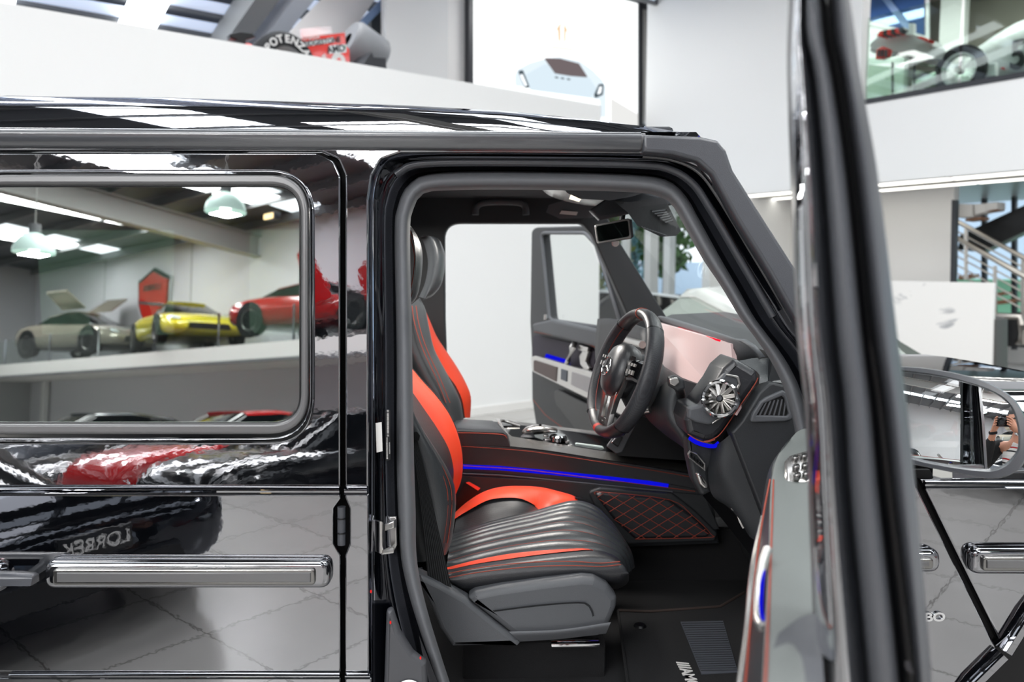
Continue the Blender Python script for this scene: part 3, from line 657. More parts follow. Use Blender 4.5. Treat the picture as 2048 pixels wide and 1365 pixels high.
# cushion
perfB = [(906, 1070), (945, 1056), (984, 1043), (1028, 1032), (1077, 1020), (1116, 1008), (1152, 1001), (1187, 1010), (1213, 1032), (1239, 1067), (1257, 1107), (1260, 1140)]
strp = [(893, 1138), (954, 1122), (1020, 1109), (1086, 1102), (1152, 1099), (1184, 1099), (1210, 1104), (1236, 1116), (1248, 1134), (1252, 1150)]
A = resamp(crom(pl(perfB, 2.22), 8), 60); Bc = resamp(crom(pl(strp, 1.96), 8), 60)
bm = bmesh.new(); nv = 56; rows = []
for i in range(60):
    r = []
    for j in range(nv+1):
        t = j/nv; p = A[i].lerp(Bc[i], t); fr_ = min(1, i/12)
        nrm = Vector((0, 0, 1)).lerp(Vector((.8, 0, .5)), max(0, (i-38)/22)).normalized()
        p = p + nrm*(.018*math.sin(math.pi*t) + .0075*(abs(math.sin(math.pi*t*7))**.7 - .5))
        r.append(bm.verts.new(p))
    rows.append(r)
for a, b in zip(rows, rows[1:]):
    for j in range(nv): bm.faces.new((a[j], a[j+1], b[j+1], b[j]))
cu = frombm('fluted_cushion', bm, m_lea2, seat, None, 60)
for q in range(1, 7):
    j = int(nv*q/7+.5)
    pts = [A[i].lerp(Bc[i], j/nv) + Vector((0, 0, 1)).lerp(Vector((.8, 0, .5)), max(0, (i-38)/22)).normalized()*(.018*math.sin(math.pi*j/nv) - .0025) for i in range(0, 60, 2)]
    tube('flute_stitching', pts, .0011, m_stitch, seat, 5)
lowB = [(913, 1036), (941, 1019), (976, 1001), (1011, 996), (1042, 998), (1068, 1010), (1079, 1021)]
skin('cushion_perforated_panel', [pl(lowB, 2.285), pl([(910, 1052), (945, 1040), (984, 1024), (1024, 1016), (1055, 1016), (1079, 1021)], 2.25), pl(perfB[:5], 2.215)], m_perf, seat, 24, 4)
upR = [(905, 1030), (913, 1023), (932, 1006), (963, 986), (998, 975), (1037, 972.5), (1081, 975), (1121, 984), (1147, 992), (1155, 1000)]
lowR = [(905, 1044), (913, 1036), (941, 1019), (976, 1001), (1011, 996), (1042, 998), (1068, 1010), (1079, 1021), (1116, 1009), (1155, 1001)]
skin('cushion_far_bolster', [pl(lowR, 2.275), pl(mixc(lowR, upR, .5), 2.30), pl(upR, 2.345), pl(shift(upR, -4, 10), 2.41)], m_redlea, seat, 36, 4)
skin('cushion_far_edge', [pl([(1150, 996), (1175, 1000), (1200, 1015), (1215, 1035)], 2.30), pl([(1148, 994), (1180, 1002), (1210, 1025), (1225, 1060)], 2.38)], m_lea, seat, 12, 2)
skin('cushion_red_stripe', [pl(shift(strp, 0, -3), 1.97), pl([(893, 1141), (954, 1128), (1020, 1118), (1086, 1109), (1152, 1102), (1184, 1100)], 1.935)], m_redlea, seat, 30, 2)
cs0 = [(893, 1140), (954, 1128), (1020, 1118), (1086, 1109), (1152, 1102), (1184, 1100), (1212, 1105), (1238, 1118), (1250, 1140)]
cs1 = [(899, 1156), (954, 1146), (1020, 1139), (1086, 1134), (1152, 1132), (1200, 1133), (1239, 1131), (1252, 1136), (1256, 1146)]
cs2 = [(903, 1168), (932, 1182), (998, 1174), (1086, 1163), (1173, 1154), (1210, 1165), (1236, 1166), (1252, 1158), (1258, 1150)]
skin('cushion_side', [pl(cs0, 1.94), pl(mixc(cs0, cs1, .4), 1.905), pl(cs1, 1.89), pl(mixc(cs1, cs2, .55), 1.885), pl(cs2, 1.90), pl(shift(cs2, 0, 12), 1.96)], m_lea, seat, 40, 5)
seam('cushion_stitching', [(896, 1148), (954, 1137), (1020, 1129), (1086, 1124), (1152, 1124), (1200, 1127), (1240, 1124)], 1.886, seat, .0012)
seam('cushion_stitching', [(898, 1156), (954, 1146), (1020, 1138), (1086, 1133), (1152, 1132), (1200, 1134), (1242, 1130)], 1.882, seat, .0012)
seam('front_stitching', [(1236, 1098), (1250, 1112), (1258, 1130), (1262, 1142)], 2.02, seat, .0012)
skin('cushion_front', [pl([(1205, 1176), (1238, 1168), (1260, 1148)], 1.93), pl([(1252, 1100), (1262, 1130), (1263, 1145), (1240, 1166)], 2.05), pl([(1244, 1075), (1258, 1110), (1258, 1140), (1240, 1155)], 2.2)], m_lea, seat, 16, 4)
SB = FY(1.862)
sh = pxplate('seat_side_shield', [(934, 1200, 6), (950, 1188, 10), (1000, 1178, 30), (1086, 1166, 30), (1165, 1157, 30), (1190, 1159, 12), (1216, 1174, 14), (1235, 1198, 12), (1233, 1218, 10), (1212, 1268, 8), (1196, 1276, 8), (1046, 1288), (1018, 1266, 10), (989, 1243, 10)], SB, .06, m_plast2, seat, .016, .012, 8, (), 8)
skin('shield_crease', [pl([(985, 1222), (1080, 1210), (1160, 1205), (1180, 1212), (1188, 1232)], 1.846), pl([(990, 1226), (1080, 1215), (1156, 1209), (1176, 1216), (1184, 1236)], 1.852)], m_plast, sh, 20, 2)
skin('shield_ledge', [pl([(1018, 1264), (1120, 1260), (1222, 1245)], 1.84), pl([(1024, 1270), (1120, 1266), (1219, 1252)], 1.838), pl([(1040, 1284), (1120, 1279), (1212, 1268)], 1.852)], m_plast2, sh, 20, 3)
pxplate('rear_shield', [(826, 1144), (880, 1170, 20), (932, 1199, 20), (986, 1243, 20), (1044, 1287), (1036, 1291), (905, 1296), (880, 1260), (862, 1215)], FY(1.85), .05, m_plast2, seat, .012, .0, 5)
box('seat_rail', P(1150, 1287, 1.9), (.12, .03, .012), m_chrome, seat, None, .002)
box('seat_plinth', P(1060, 1260, 2.12), (.36, .4, .12), m_carpet, seat, None, .01)
# belt and buckle
belt = skin('seat_belt', [pl([(824, 868), (832, 940), (840, 1010), (848, 1080), (856, 1160)], 1.868), pl([(834, 878), (852, 950), (870, 1030), (886, 1100), (903, 1176)], 1.862)], M('belt_webbing', '#1e1f21', .8, bump=('Y', 500, .6)), suv, 20, 2)
belt2 = loft('belt_guide', [[P(x, y, Y) for x, y in ((824, 866), (834, 864), (840, 872), (838, 882), (826, 880))] for Y in (1.855, 1.885)], m_black, belt)
pxplate('belt_anchor', [(858, 1158), (880, 1166), (905, 1180), (897, 1186), (856, 1170)], FY(1.86), .01, m_plast2, belt, .003)
bk = loft('belt_buckle', [[P(x, y, Y) for x, y in ((912, 1000), (930, 964), (938, 964), (960, 976), (962, 984), (938, 1010), (918, 1020))] for Y in (2.42, 2.445)], m_black, suv)
loft('release_button', [[P(x, y, Y) for x, y in ((931, 966), (938, 964), (961, 977), (956, 982))] for Y in (2.412, 2.443)], M('buckle_red', '#ff5a48', .5), bk)
# ---- passenger seat
ps = skin('passenger_seat', [pl([(790, 600), (800, 700), (830, 790), (850, 860)], 2.62), pl([(815, 612), (826, 690), (850, 745), (880, 800), (890, 850)], 2.60), pl([(838, 597), (850, 620), (856, 650), (868, 700), (895, 752), (918, 800), (926, 840)], 2.66), pl([(838, 597), (848, 650), (862, 705), (890, 758), (912, 804), (920, 840)], 2.74)], m_lea2, suv, 30, 5)
pR = [(846, 610), (860, 642), (874, 674), (893, 703), (915, 736), (933, 769), (942, 796), (940, 836)]
pL = [(842, 636), (849, 659), (863, 689), (878, 718), (896, 751), (910, 770), (924, 800), (930, 836)]
skin('backrest_centre', [pl(shift(pL, -18, 6), 2.76), pl(shift(pL, -6, 3), 2.9), pl(pL, 2.96)], m_perf, ps, 24, 3)
skin('far_bolster', [pl(pL, 2.95), pl(mixc(pL, pR, .5), 2.97), pl(pR, 3.01), pl(shift(pR, -20, 0), 3.07)], m_redlea, ps, 30, 4)
for dx in (-22, -14): seam('bolster_stitching', [(846+dx, 612), (852+dx, 650), (868+dx, 700), (893+dx, 754), (914+dx, 806)], 2.60, ps, .0013)
skin('headrest', [pl([(834, 480), (842, 476), (852, 500), (856, 530), (850, 566), (838, 594)], 2.70), pl([(842, 474), (862, 474), (872, 500), (873, 530), (866, 566), (850, 598)], 2.66), pl([(846, 473), (874, 476), (885, 494), (890, 518), (884, 564), (867, 590), (848, 600)], 2.72), pl([(846, 473), (872, 477), (882, 496), (886, 518), (880, 564), (864, 590), (846, 600)], 2.88)], m_lea2, ps, 24, 5)
for dx in (-8, -3): seam('headrest_stitching', [(868+dx, 478), (881+dx, 498), (886+dx, 520), (880+dx, 562), (864+dx, 588)], 2.69, ps, .0013)
box('seat_base', (-.12, 2.86, .78), (.5, .48, .3), m_plast, ps, None, .03)
# ---- rear bench glimpsed through the tinted window
rb_ = box('rear_bench', (-1.25, 2.45, .98), (.3, 1.3, .72), m_lea, suv, Matrix.Rotation(-.25, 4, 'Y'), .06)
for yy in (2.05, 2.85):
    box('rear_headrest', (-1.28, yy, 1.42), (.12, .3, .2), m_lea, rb_, Matrix.Rotation(-.2, 4, 'Y'), .05)
# ================================================================== dashboard
dm = loft('dashboard', [[Vector((x, y, z)) for x, z in ((.66, 1.10), (.655, 1.36), (.67, 1.425), (.72, 1.445), (.93, 1.455), (1.0, 1.3), (.95, 1.05))] for y in (1.84, 2.2, 2.7, 3.12)], m_plast, suv)
# hood over the display
skin('display_hood', [pl([(1318, 640, 2.85), (1335, 648, 2.7), (1400, 669, 2.3), (1457, 687, 2.02), (1468, 700, 1.985), (1474, 717, 1.97), (1478, 724, 1.96)]),
    pl([(1314, 634, 2.85), (1332, 637, 2.72), (1400, 657, 2.32), (1462, 678, 2.0), (1480, 690, 1.95), (1490, 708, 1.93), (1494, 722, 1.92)]),
    pl([(1322, 632, 2.85), (1345, 637, 2.75), (1410, 657, 2.34), (1470, 677, 1.98), (1500, 692, 1.90), (1518, 704, 1.87), (1522, 716, 1.86)])], m_plast2, dm, 24, 3, 60, .012)
m_disp = M('display_painted_reflection', '#d3bcbb', .16, spec=.6, emit=('#d8b9b8', .22))  # display is off; its pink reflection is put into colour and faint glow
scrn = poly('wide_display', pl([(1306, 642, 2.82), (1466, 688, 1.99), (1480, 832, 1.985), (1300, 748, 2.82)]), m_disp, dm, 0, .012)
m_redline = emis('red_display_edge', '#e5112b', 1.1)
seam('display_red_line', [(1356, 656, 2.55), (1400, 670, 2.28), (1440, 682, 2.07)], None, scrn, .0026, m_redline)
seam('display_red_line', [(1360, 767, 2.5), (1390, 784, 2.3), (1412, 797, 2.2)], None, scrn, .0028, m_redline)
seam('display_trim', [(1355, 771, 2.5), (1390, 792, 2.3), (1418, 808, 2.18)], None, scrn, .006, m_satin)
# end pod with the turbine vent
PD = Fr(P(1445, 800, 1.85), (math.cos(.35), -math.sin(.35), 0), UPV)
pod = pxplate('vent_pod', [(1470, 718, 6), (1480, 722, 6), (1515, 743, 10), (1519, 764, 14), (1482, 815, 10), (1447, 864, 12), (1428, 881, 12), (1408, 884, 10), (1376, 871, 8), (1369, 842, 6), (1377, 815, 8), (1397, 812, 6), (1432, 765, 10), (1447, 738, 10)], FY(1.835), .13, m_lea, dm, .016)
pxplate('vent_frame', [(1378, 817, 6), (1400, 812, 8), (1434, 766, 10), (1450, 747, 8), (1478, 753, 6), (1481, 770, 8), (1448, 834, 12), (1420, 852, 14), (1392, 846, 10), (1376, 838, 6)], FY(1.833), .03, m_plast2, pod, .006, .006)
pxplate('frame_edge', [(1453, 748), (1478, 753, 5), (1482, 770, 6), (1449, 834, 10), (1424, 850, 10), (1424, 846, 10), (1446, 830, 10), (1476, 769, 6), (1473, 757, 5), (1452, 752)], FY(1.833), .008, m_alu, pod, .002, .010)
ax = Vector((-.62, -.78, .12)).normalized(); vc = P(1440, 798, 1.803); vm = basis(vc, Vector((.32, .1, .95)), ax)
vt = lathe('air_vent', [(.036, .004), (.040, .008), (.044, .004), (.044, -.01)], vm, m_chrome, pod, 36)
lathe('vent_bowl', [(.039, .002), (.030, -.008), (0, -.012)], vm, m_alu2, vt, 30)
bm = bmesh.new()
for k in range(12):
    a = 2*math.pi*k/12; mw = Matrix.Rotation(a, 4, 'Z') @ Matrix.Translation((.023, 0, .0)) @ Matrix.Rotation(.6, 4, 'X')
    boxbm(bm, mw, .030, .009, .003)
frombm('vent_blades', bm, m_alu, vt, vm)
lathe('vent_hub', [(0, .006), (.006, .005), (.008, -.002)], vm, m_dark, vt, 14)
seam('pod_stitching', [(1516, 756), (1509, 770), (1480, 812), (1446, 862), (1428, 878), (1408, 884)], 1.829, pod, .0012)
seam('pod_stitching', [(1376, 869), (1392, 879), (1410, 885), (1430, 880)], 1.828, pod, .0012)
skin('dash_shoulder', [pl([(1478, 722, 1.86), (1520, 716, 1.87), (1570, 724, 1.86), (1610, 760, 1.84)]), pl([(1516, 746, 1.85), (1545, 738, 1.86), (1580, 748, 1.85), (1615, 790, 1.83)]), pl([(1518, 768, 1.84), (1540, 764, 1.84), (1578, 775, 1.83), (1612, 830, 1.82)])], m_lea2, dm, 16, 4)
# end panel with the demister grille
EP = FY(1.815)
ep = pxplate('dash_end_panel', [(1463, 866, 4), (1484, 842, 10), (1518, 786, 14), (1542, 764, 16), (1582, 774, 20), (1604, 815), (1680, 900), (1680, 1200), (1560, 1120)], EP, .05, m_plast, dm, .006)
pxplate('demister_frame', [(1500, 846, 6), (1505, 828, 8), (1520, 805, 10), (1532, 796, 8), (1566, 781, 8), (1576, 787, 6), (1589, 826, 8), (1584, 840, 8), (1570, 844, 5)], EP, .012, m_plast2, ep, .004, .008, holes=[[(1514, 832), (1529, 808), (1564, 793), (1569, 797), (1578, 828), (1574, 833)]])
bm = bmesh.new()
for k in range(7):
    p = EP.at(1518+k*9.6, 832, .001); q = EP.at(1533+k*7.6, 802-k*.8, .001); d = q-p
    boxbm(bm, basis((p+q)/2, d, EP.n), d.length, .0035, .006)
frombm('demister_slats', bm, m_plast2, ep)
pxplate('demister_recess', [(1508, 836), (1527, 804), (1566, 788), (1582, 834)], EP, .002, m_void, ep, .0005, .001)
# knee panel, blue light, switches
kp = pxplate('knee_panel', [(1374, 874, 6), (1400, 884, 8), (1432, 892, 8), (1436, 912, 8), (1418, 945, 10), (1424, 985, 8), (1404, 996, 10), (1386, 962, 10), (1376, 915, 10)], FY(1.905), .05, m_plast, dm, .01)
skin('knee_bolster', [pl([(1425, 893, 1.90), (1416, 945, 1.90), (1424, 990, 1.90), (1450, 1010, 1.90), (1482, 1030, 1.9)]), pl([(1440, 886, 1.86), (1440, 935, 1.855), (1462, 985, 1.855), (1486, 1040, 1.86), (1500, 1075, 1.87)]), pl([(1462, 868, 1.84), (1480, 920, 1.84), (1505, 980, 1.84), (1527, 1035, 1.84), (1545, 1090, 1.84)])], m_plast, dm, 24, 5)
skin('lower_dash', [pl([(1404, 990, 2.0), (1445, 1040, 2.0), (1500, 1110, 2.0)]), pl([(1424, 985, 1.92), (1470, 1025, 1.92), (1530, 1110, 1.92)]), pl([(1480, 1028, 1.88), (1510, 1080, 1.88), (1560, 1140, 1.88)])], m_black, dm, 14, 3)
tube('ambient_strip', [Vector(q) for q in crom(pl([(1379, 876), (1392, 885), (1410, 891), (1428, 893), (1438, 886)], 1.876), 5)], .005, m_blue, dm, 8)
sw = pxplate('light_switch_bank', [(1376, 910, 5), (1380, 902, 5), (1394, 907, 5), (1411, 927, 5), (1411, 944, 4), (1378, 918, 4)], FY(1.897), .01, m_satin, kp, .003, .006, holes=[[(1379, 911), (1382, 906), (1393, 911), (1408, 929), (1408, 938), (1381, 916)]])
for i in range(5): pxplate('switch_key', [(1380+i*5.6, 909+i*4.6), (1385+i*5.6, 910+i*4.8), (1385+i*5.6, 918+i*4.4), (1380+i*5.6, 915+i*4.2)], FY(1.897), .008, m_piano, sw, .001, .004)
rk = pxplate('rotary_switch', [(1393, 950, 5), (1398, 946, 4), (1414, 966, 5), (1417, 976, 4), (1410, 980, 5), (1400, 970, 5)], FY(1.892), .02, m_satin, kp, .005, .012)
pxplate('rotary_grip', [(1399, 952), (1402, 951), (1411, 968), (1408, 971)], FY(1.892), .012, m_chrome, rk, .003, .02)
seam('bonnet_release', [(1463, 1016), (1474, 1026), (1480, 1042), (1487, 1056)], 1.875, dm, .004, m_satin)
# passenger-side vents seen past the wheel
for (x, y, Y) in ((1215, 665, 2.95),):
    v2 = lathe('far_air_vent', [(0, .0), (.03, .002), (.042, .012), (.048, .004), (.048, -.05)], basis(P(x, y, Y), (.2, 0, 1), (-.9, -.35, .1)), m_chrome, dm, 26)
skin('far_dash_pad', [pl([(1205, 640, 3.05), (1240, 640, 2.8), (1300, 660, 2.5)]), pl([(1200, 700, 3.0), (1240, 700, 2.75), (1300, 740, 2.45)]), pl([(1205, 760, 3.0), (1240, 770, 2.75), (1300, 830, 2.45)])], m_plast, dm, 12, 4, 60, .02)
tube('far_dash_trim', pl([(1240, 676, 2.72), (1285, 690, 2.44)]), .012, m_alu, dm, 10)
# centre stack
cst = loft('centre_stack', [[P(x, y, Y) for x, y in ((1275, 800), (1420, 830), (1420, 925), (1236, 912), (1214, 893))] for Y in (2.30, 2.62)], m_black, suv)
keyp = pxplate('climate_keypad', [(1213, 894, 4), (1256, 836, 4), (1276, 830, 4), (1272, 850), (1244, 906, 4), (1232, 908, 4)], FY(2.292), .012, m_plast2, cst, .003, .004)
for q in ([(1222, 886), (1238, 868), (1246, 876), (1236, 896)], [(1240, 864), (1252, 850), (1260, 856), (1248, 874)], [(1254, 846), (1264, 836), (1271, 839), (1262, 853)]):
    k1 = pxplate('climate_key_edge', rnd(q, 3), FY(2.286), .006, m_chrome, keyp, .001, .005)
    c = [sum(p[i] for p in q)/4 for i in (0, 1)]
    pxplate('climate_key', rnd([(c[0]+(p[0]-c[0])*.8, c[1]+(p[1]-c[1])*.8) for p in q], 3), FY(2.286), .006, m_plast, keyp, .001, .007)

# ------------------------------------------------------------------ steering wheel
BETA = math.radians(19.5); GAM = math.radians(-11)
t_ = Vector((math.sin(BETA), 0, math.cos(BETA))); a_ = Vector((-math.cos(BETA), 0, math.sin(BETA)))
l_ = Vector((math.sin(GAM), math.cos(GAM), 0)); a_ = (t_.cross(l_)).normalized(); a_ = -a_ if a_.x > 0 else a_
t_ = l_.cross(a_).normalized(); t_ = t_ if t_.z > 0 else -t_
WC = P(1247, 748, 2.13); WM_ = Matrix(((-l_.x, t_.x, a_.x, WC.x), (-l_.y, t_.y, a_.y, WC.y), (-l_.z, t_.z, a_.z, WC.z), (0, 0, 0, 1)))
def WV(x, y, z=0): return WM_ @ Vector((x, y, z))        # x to the near (right-hand) side, y up the wheel, z towards the driver
R0 = .169
def rimpts(a0, a1, n): return [WV(R0*math.sin(math.radians(a0+(a1-a0)*i/n)), R0*math.cos(math.radians(a0+(a1-a0)*i/n)) * (1.0 if abs(a0+(a1-a0)*i/n-180) > 38 else .97), 0) for i in range(n+1)]
def rimseg(name, a0, a1, mat, par, closed=False, r=(.0155, .0235)):
    n = max(6, int((a1-a0)/5)); pts = rimpts(a0, a1, n)
    return sweep(name, pts[:-1] if closed else pts, circ(r[0], 14, r[1]), a_, mat, par, closed, True, 60)
sw_ = rimseg('steering_wheel', 0, 360, m_lea, suv, True)
for a0, a1 in ((40, 140), (220, 320)): rimseg('rim_grip', a0, a1, m_steer, sw_, False, (.0168, .0248))
for a0 in (40, 140, 220, 320, 0): rimseg('rim_joint', a0-.6, a0+.6, m_stitch if a0 == 0 else m_black, sw_, False, (.0172, .0252))
rimseg('rim_marker', 184, 190, M('red_rim_marker', '#a3261a', .5), sw_, False, (.0158, .0236))
for a0, a1 in ((40, 140), (215, 322)):
    tube('rim_stitching', [p + (WC-p).normalized()*.0158 + a_*.006 for p in rimpts(a0, a1, 30)], .0014, M('dark_red_stitching', '#6e2a20', .7), sw_, 6)
pad = lathe('airbag_pad', [(0, .052), (.03, .050), (.052, .042), (.062, .026), (.064, .0), (.058, -.02)], WM_ @ Matrix.Diagonal((1.0, 1.18, 1, 1)) @ Matrix.Translation((0, .004, 0)), m_lea, sw_, 36)
sm = WM_ @ Matrix.Translation((0, .006, .0535)) @ Matrix.Scale(1.0, 4)
sweep('star_emblem', [sm @ Vector((.026*math.cos(2*math.pi*i/32), .026*math.sin(2*math.pi*i/32), 0)) for i in range(32)], circ(.0018, 8), a_, m_chrome, pad, True)
for k in range(3):
    an = math.pi/2 + k*2*math.pi/3
    loft('star_ray', [[sm @ Vector((c*math.cos(an) - s*math.sin(an), c*math.sin(an) + s*math.cos(an), h)) for c, s, h in ((0, -.004, 0), (0, .004, 0), (0, 0, .003), )] for _ in (0,)] + [[sm @ Vector((.0255*math.cos(an), .0255*math.sin(an), h)) for h in (0, .0005, .001)]], m_chrome, pad)
m_sp = M('polished_spoke', '#cfcdca', .12, metal=1)
def spoke(name, pts, prof, mat): return sweep(name, [WV(*p) for p in pts], prof, a_, mat, sw_)
for s in (1, -1):
    spoke('side_spoke', [(s*.05, .012, .012), (s*.10, .018, .006), (s*.158, .014, 0)], [(-.030, -.006), (.030, -.006), (.026, .008), (-.026, .008)], m_lea)
    kb = spoke('spoke_keypad', [(s*.066, .016, .020), (s*.10, .022, .016), (s*.128, .018, .010)], [(-.024, -.004), (.024, -.004), (.020, .006), (-.020, .006)], m_piano)
    for x in (.078, .096, .114): spoke('spoke_key', [(s*x, .030, .026), (s*(x+.010), .030, .025)], [(-.004, 0), (.004, 0), (.004, .002), (-.004, .002)], m_satin)
    for x in (.078, .096, .114): spoke('spoke_key', [(s*x, .010, .026), (s*(x+.010), .010, .025)], [(-.006, 0), (.006, 0), (.006, .002), (-.006, .002)], m_satin)
    spoke('spoke_trim', [(s*.06, .05, .014), (s*.069, .02, .016), (s*.064, -.03, .016), (s*.048, -.07, .014), (s*.032, -.12, .006), (s*.03, -.155, .0)], [(-.007, -.006), (.007, -.006), (.006, .006), (-.006, .006)], m_sp)
spoke('lower_spoke', [(0, -.05, .010), (0, -.10, .006), (0, -.158, -.004)], [(-.028, -.005), (.028, -.005), (.024, .004), (-.024, .004)], m_piano)
for s in (1, -1): spoke('spoke_fork', [(s*.036, -.05, .016), (s*.030, -.10, .012), (s*.030, -.165, .004)], [(-.013, -.006), (.013, -.006), (.010, .006), (-.010, .006)], m_sp)
pl_ = spoke('spoke_plate', [(0, -.128, .012), (0, -.155, .008)], [(-.022, -.002), (.022, -.002), (.02, .003), (-.02, .003)], m_sp)
text('wheel_badge', 'AMG', WM_ @ Matrix.Translation((0, -.142, .014)), .014, m_black, pl_, .0006, .0002)
# column, paddles, stalk
col_ = loft('steering_column', [[WV(math.cos(2*math.pi*i/18)*rx, math.sin(2*math.pi*i/18)*ry + dy, z) for i in range(18)] for rx, ry, dy, z in ((.055, .062, 0, -.015), (.085, .078, -.01, -.045), (.09, .082, -.012, -.075), (.078, .075, -.02, -.10), (.07, .072, -.03, -.16), (.075, .09, -.05, -.24), (.08, .10, -.07, -.30))], m_plast, suv, True, 60)
for s in (1, -1):
    skin('shift_paddle', [[WV(s*.075, .085, -.028), WV(s*.085, .03, -.026), WV(s*.085, -.04, -.026), WV(s*.07, -.07, -.028)], [WV(s*.100, .082, -.020), WV(s*.122, .03, -.016), WV(s*.122, -.03, -.016), WV(s*.105, -.066, -.02)]], m_plast2, col_, 14, 3, 60, .004)
    tube('paddle_edge', [Vector(q) for q in crom([WV(s*.105, .07, -.018), WV(s*.124, .03, -.014), WV(s*.124, -.03, -.014), WV(s*.108, -.064, -.018)], 5)], .0026, m_chrome, col_, 8)
stk = tube('wiper_stalk', [Vector(q) for q in crom(pl([(1362, 790, 2.0), (1359, 778, 1.95), (1352, 768, 1.90)]), 4)], .012, m_plast, col_, 12)
pxplate('stalk_end', [(1338, 756, 5), (1352, 752, 5), (1369, 760, 6), (1372, 778, 6), (1356, 784, 6), (1340, 774, 5)], FY(1.885), .03, m_plast, stk, .006)
pxplate('stalk_button', [(1339, 758, 4), (1355, 755, 4), (1360, 766, 4), (1350, 774, 4), (1340, 769, 4)], FY(1.88), .008, m_satin, stk, .003, .004)
tube('tilt_lever', pl([(1258, 827, 2.06), (1300, 820, 2.03)]), .010, m_alu, col_, 10)
skin('column_shroud', [pl([(1300, 790, 2.1), (1290, 830, 2.1), (1330, 870, 2.1), (1382, 905, 2.05)]), pl([(1345, 760, 2.02), (1335, 830, 1.98), (1360, 880, 1.97), (1392, 930, 1.95)]), pl([(1400, 770, 2.04), (1392, 830, 2.0), (1385, 880, 1.95), (1400, 960, 1.94)])], m_plast, col_, 16, 5)

# ------------------------------------------------------------------ centre console
CS = FY(2.45)
cc = pxplate('centre_console', [(880, 884), (1024, 893, 20), (1100, 901, 20), (1300, 932, 20), (1420, 952), (1440, 1090), (1180, 1100), (880, 1060)], CS, .40, m_plast, suv, .012)
pxplate('side_leather', [(900, 888), (1024, 895, 20), (1100, 904, 20), (1300, 934), (1392, 950), (1402, 982), (1340, 970), (1100, 946), (900, 930)], CS, .01, m_lea, cc, .003, .006)
for d in (3, 42):
    seam('console_stitching', [(905, 889+d), (1024, 897+d*.98), (1100, 906+d*.95), (1300, 938+d*.8), (1390, 954+d*.7)], 2.442, cc, .0012)
amb = sweep('ambient_strip', [CS.at(x, y, .004) for x, y in ((900, 934), (1000, 938), (1100, 947), (1200, 957), (1300, 968), (1336, 974))], [(-.011, -.004), (-.009, .003), (.004, .003), (.006, -.004)], CS.n, m_blue, cc)
tube('strip_edge', [CS.at(x, y, .006) for x, y in ((900, 947), (1000, 951), (1100, 960), (1200, 970), (1300, 980), (1345, 984))], .0025, m_plast2, cc, 6)
pxplate('lower_side', [(900, 950), (1100, 961), (1340, 985), (1410, 990), (1440, 1060), (1200, 1080), (900, 1050)], CS, .012, m_plast, cc, .004, .006)
arm = loft('armrest', [[P(x, y, Y) for x, y in q] for Y, q in ((2.442, ((900, 862), (1006, 866), (1014, 872), (1020, 894), (900, 890))), (2.455, ((900, 856), (1006, 860), (1016, 870), (1022, 894), (900, 890))), (2.67, ((915, 838), (985, 842), (996, 852), (1002, 872), (915, 870))))], m_lea, cc)
seam('armrest_stitching', [(905, 866), (960, 867), (1005, 870), (1014, 877)], 2.436, arm, .0012)
ctop = skin('console_top', [pl([(1020, 893, 2.442), (1100, 902, 2.442), (1200, 918, 2.442), (1300, 933, 2.442), (1392, 948, 2.442)]), pl([(1016, 872, 2.5), (1100, 886, 2.5), (1200, 902, 2.5), (1300, 917, 2.5), (1385, 931, 2.5)])], m_satin, cc, 24, 3)
skin('piano_inlay', [pl([(1016, 875, 2.505), (1100, 887, 2.505), (1200, 902, 2.505), (1300, 917, 2.505), (1385, 931, 2.505)]), pl([(1000, 846, 2.7), (1100, 858, 2.7), (1200, 872, 2.7), (1262, 880, 2.7), (1350, 893, 2.7)])], m_piano, cc, 20, 3)
skin('far_top_trim', [pl([(1000, 846, 2.7), (1100, 858, 2.7), (1200, 870, 2.7), (1350, 893, 2.7)]), pl([(990, 838, 2.76), (1100, 852, 2.76), (1200, 864, 2.76), (1350, 886, 2.76)])], m_satin, cc, 20, 2)
tube('console_surround', [Vector(q) for q in crom(pl([(1038, 890, 2.48), (1012, 868, 2.54), (1000, 848, 2.62), (1006, 842, 2.68), (1040, 852, 2.68)]), 5)], .006, m_satin, cc, 8)
gs = loft('gear_selector_rest', [[P(x, y + dy, 2.56 + math.cos(2*math.pi*i/12)*w) + UPV*(math.sin(2*math.pi*i/12)*h) for i in range(12)] for x, y, dy, w, h in ((1044, 866, 0, .01, .006), (1052, 863, 0, .03, .014), (1066, 860, 0, .036, .017), (1086, 859, 0, .036, .016), (1104, 860, 0, .028, .012), (1115, 862, 0, .01, .006))], m_satin, cc)
tube('selector_stem', pl([(1058, 884, 2.54), (1054, 876, 2.54), (1060, 866, 2.55)]), .014, m_plast2, gs, 10)
pxplate('selector_band', [(1078, 848), (1083, 848), (1083, 853), (1078, 853)], FY(2.53), .01, m_black, gs, .001)
db = P(1116, 884, 2.54)
dl = lathe('control_dial', [(0, .022), (.024, .022), (.0285, .018), (.029, .004), (.024, 0)], basis(db, (1, 0, 0), (0, 0, 1)), m_chrome, cc, 30)
lathe('dial_base', [(0, .003), (.036, .003), (.038, -.006)], basis(db - UPV*.004, (1, 0, 0), (0, 0, 1)), m_piano, dl, 30)
for i, (x, y, Y) in enumerate(((1092, 872, 2.56), (1094, 880, 2.54), (1134, 884, 2.54), (1140, 892, 2.51))):
    box('console_key', P(x, y, Y), (.016, .02, .008), m_satin, cc, None, .002)
pxplate('touchpad_lid', [(1150, 886, 3), (1205, 893, 3), (1214, 905, 3), (1152, 899, 3)], FY(2.54), .006, M('pale_lid', '#d7e4e2', .15, spec=.7), cc, .002)
tube('console_cross_trim', pl([(1145, 902, 2.51), (1150, 886, 2.58), (1143, 872, 2.68)]), .004, m_chrome, cc, 8)
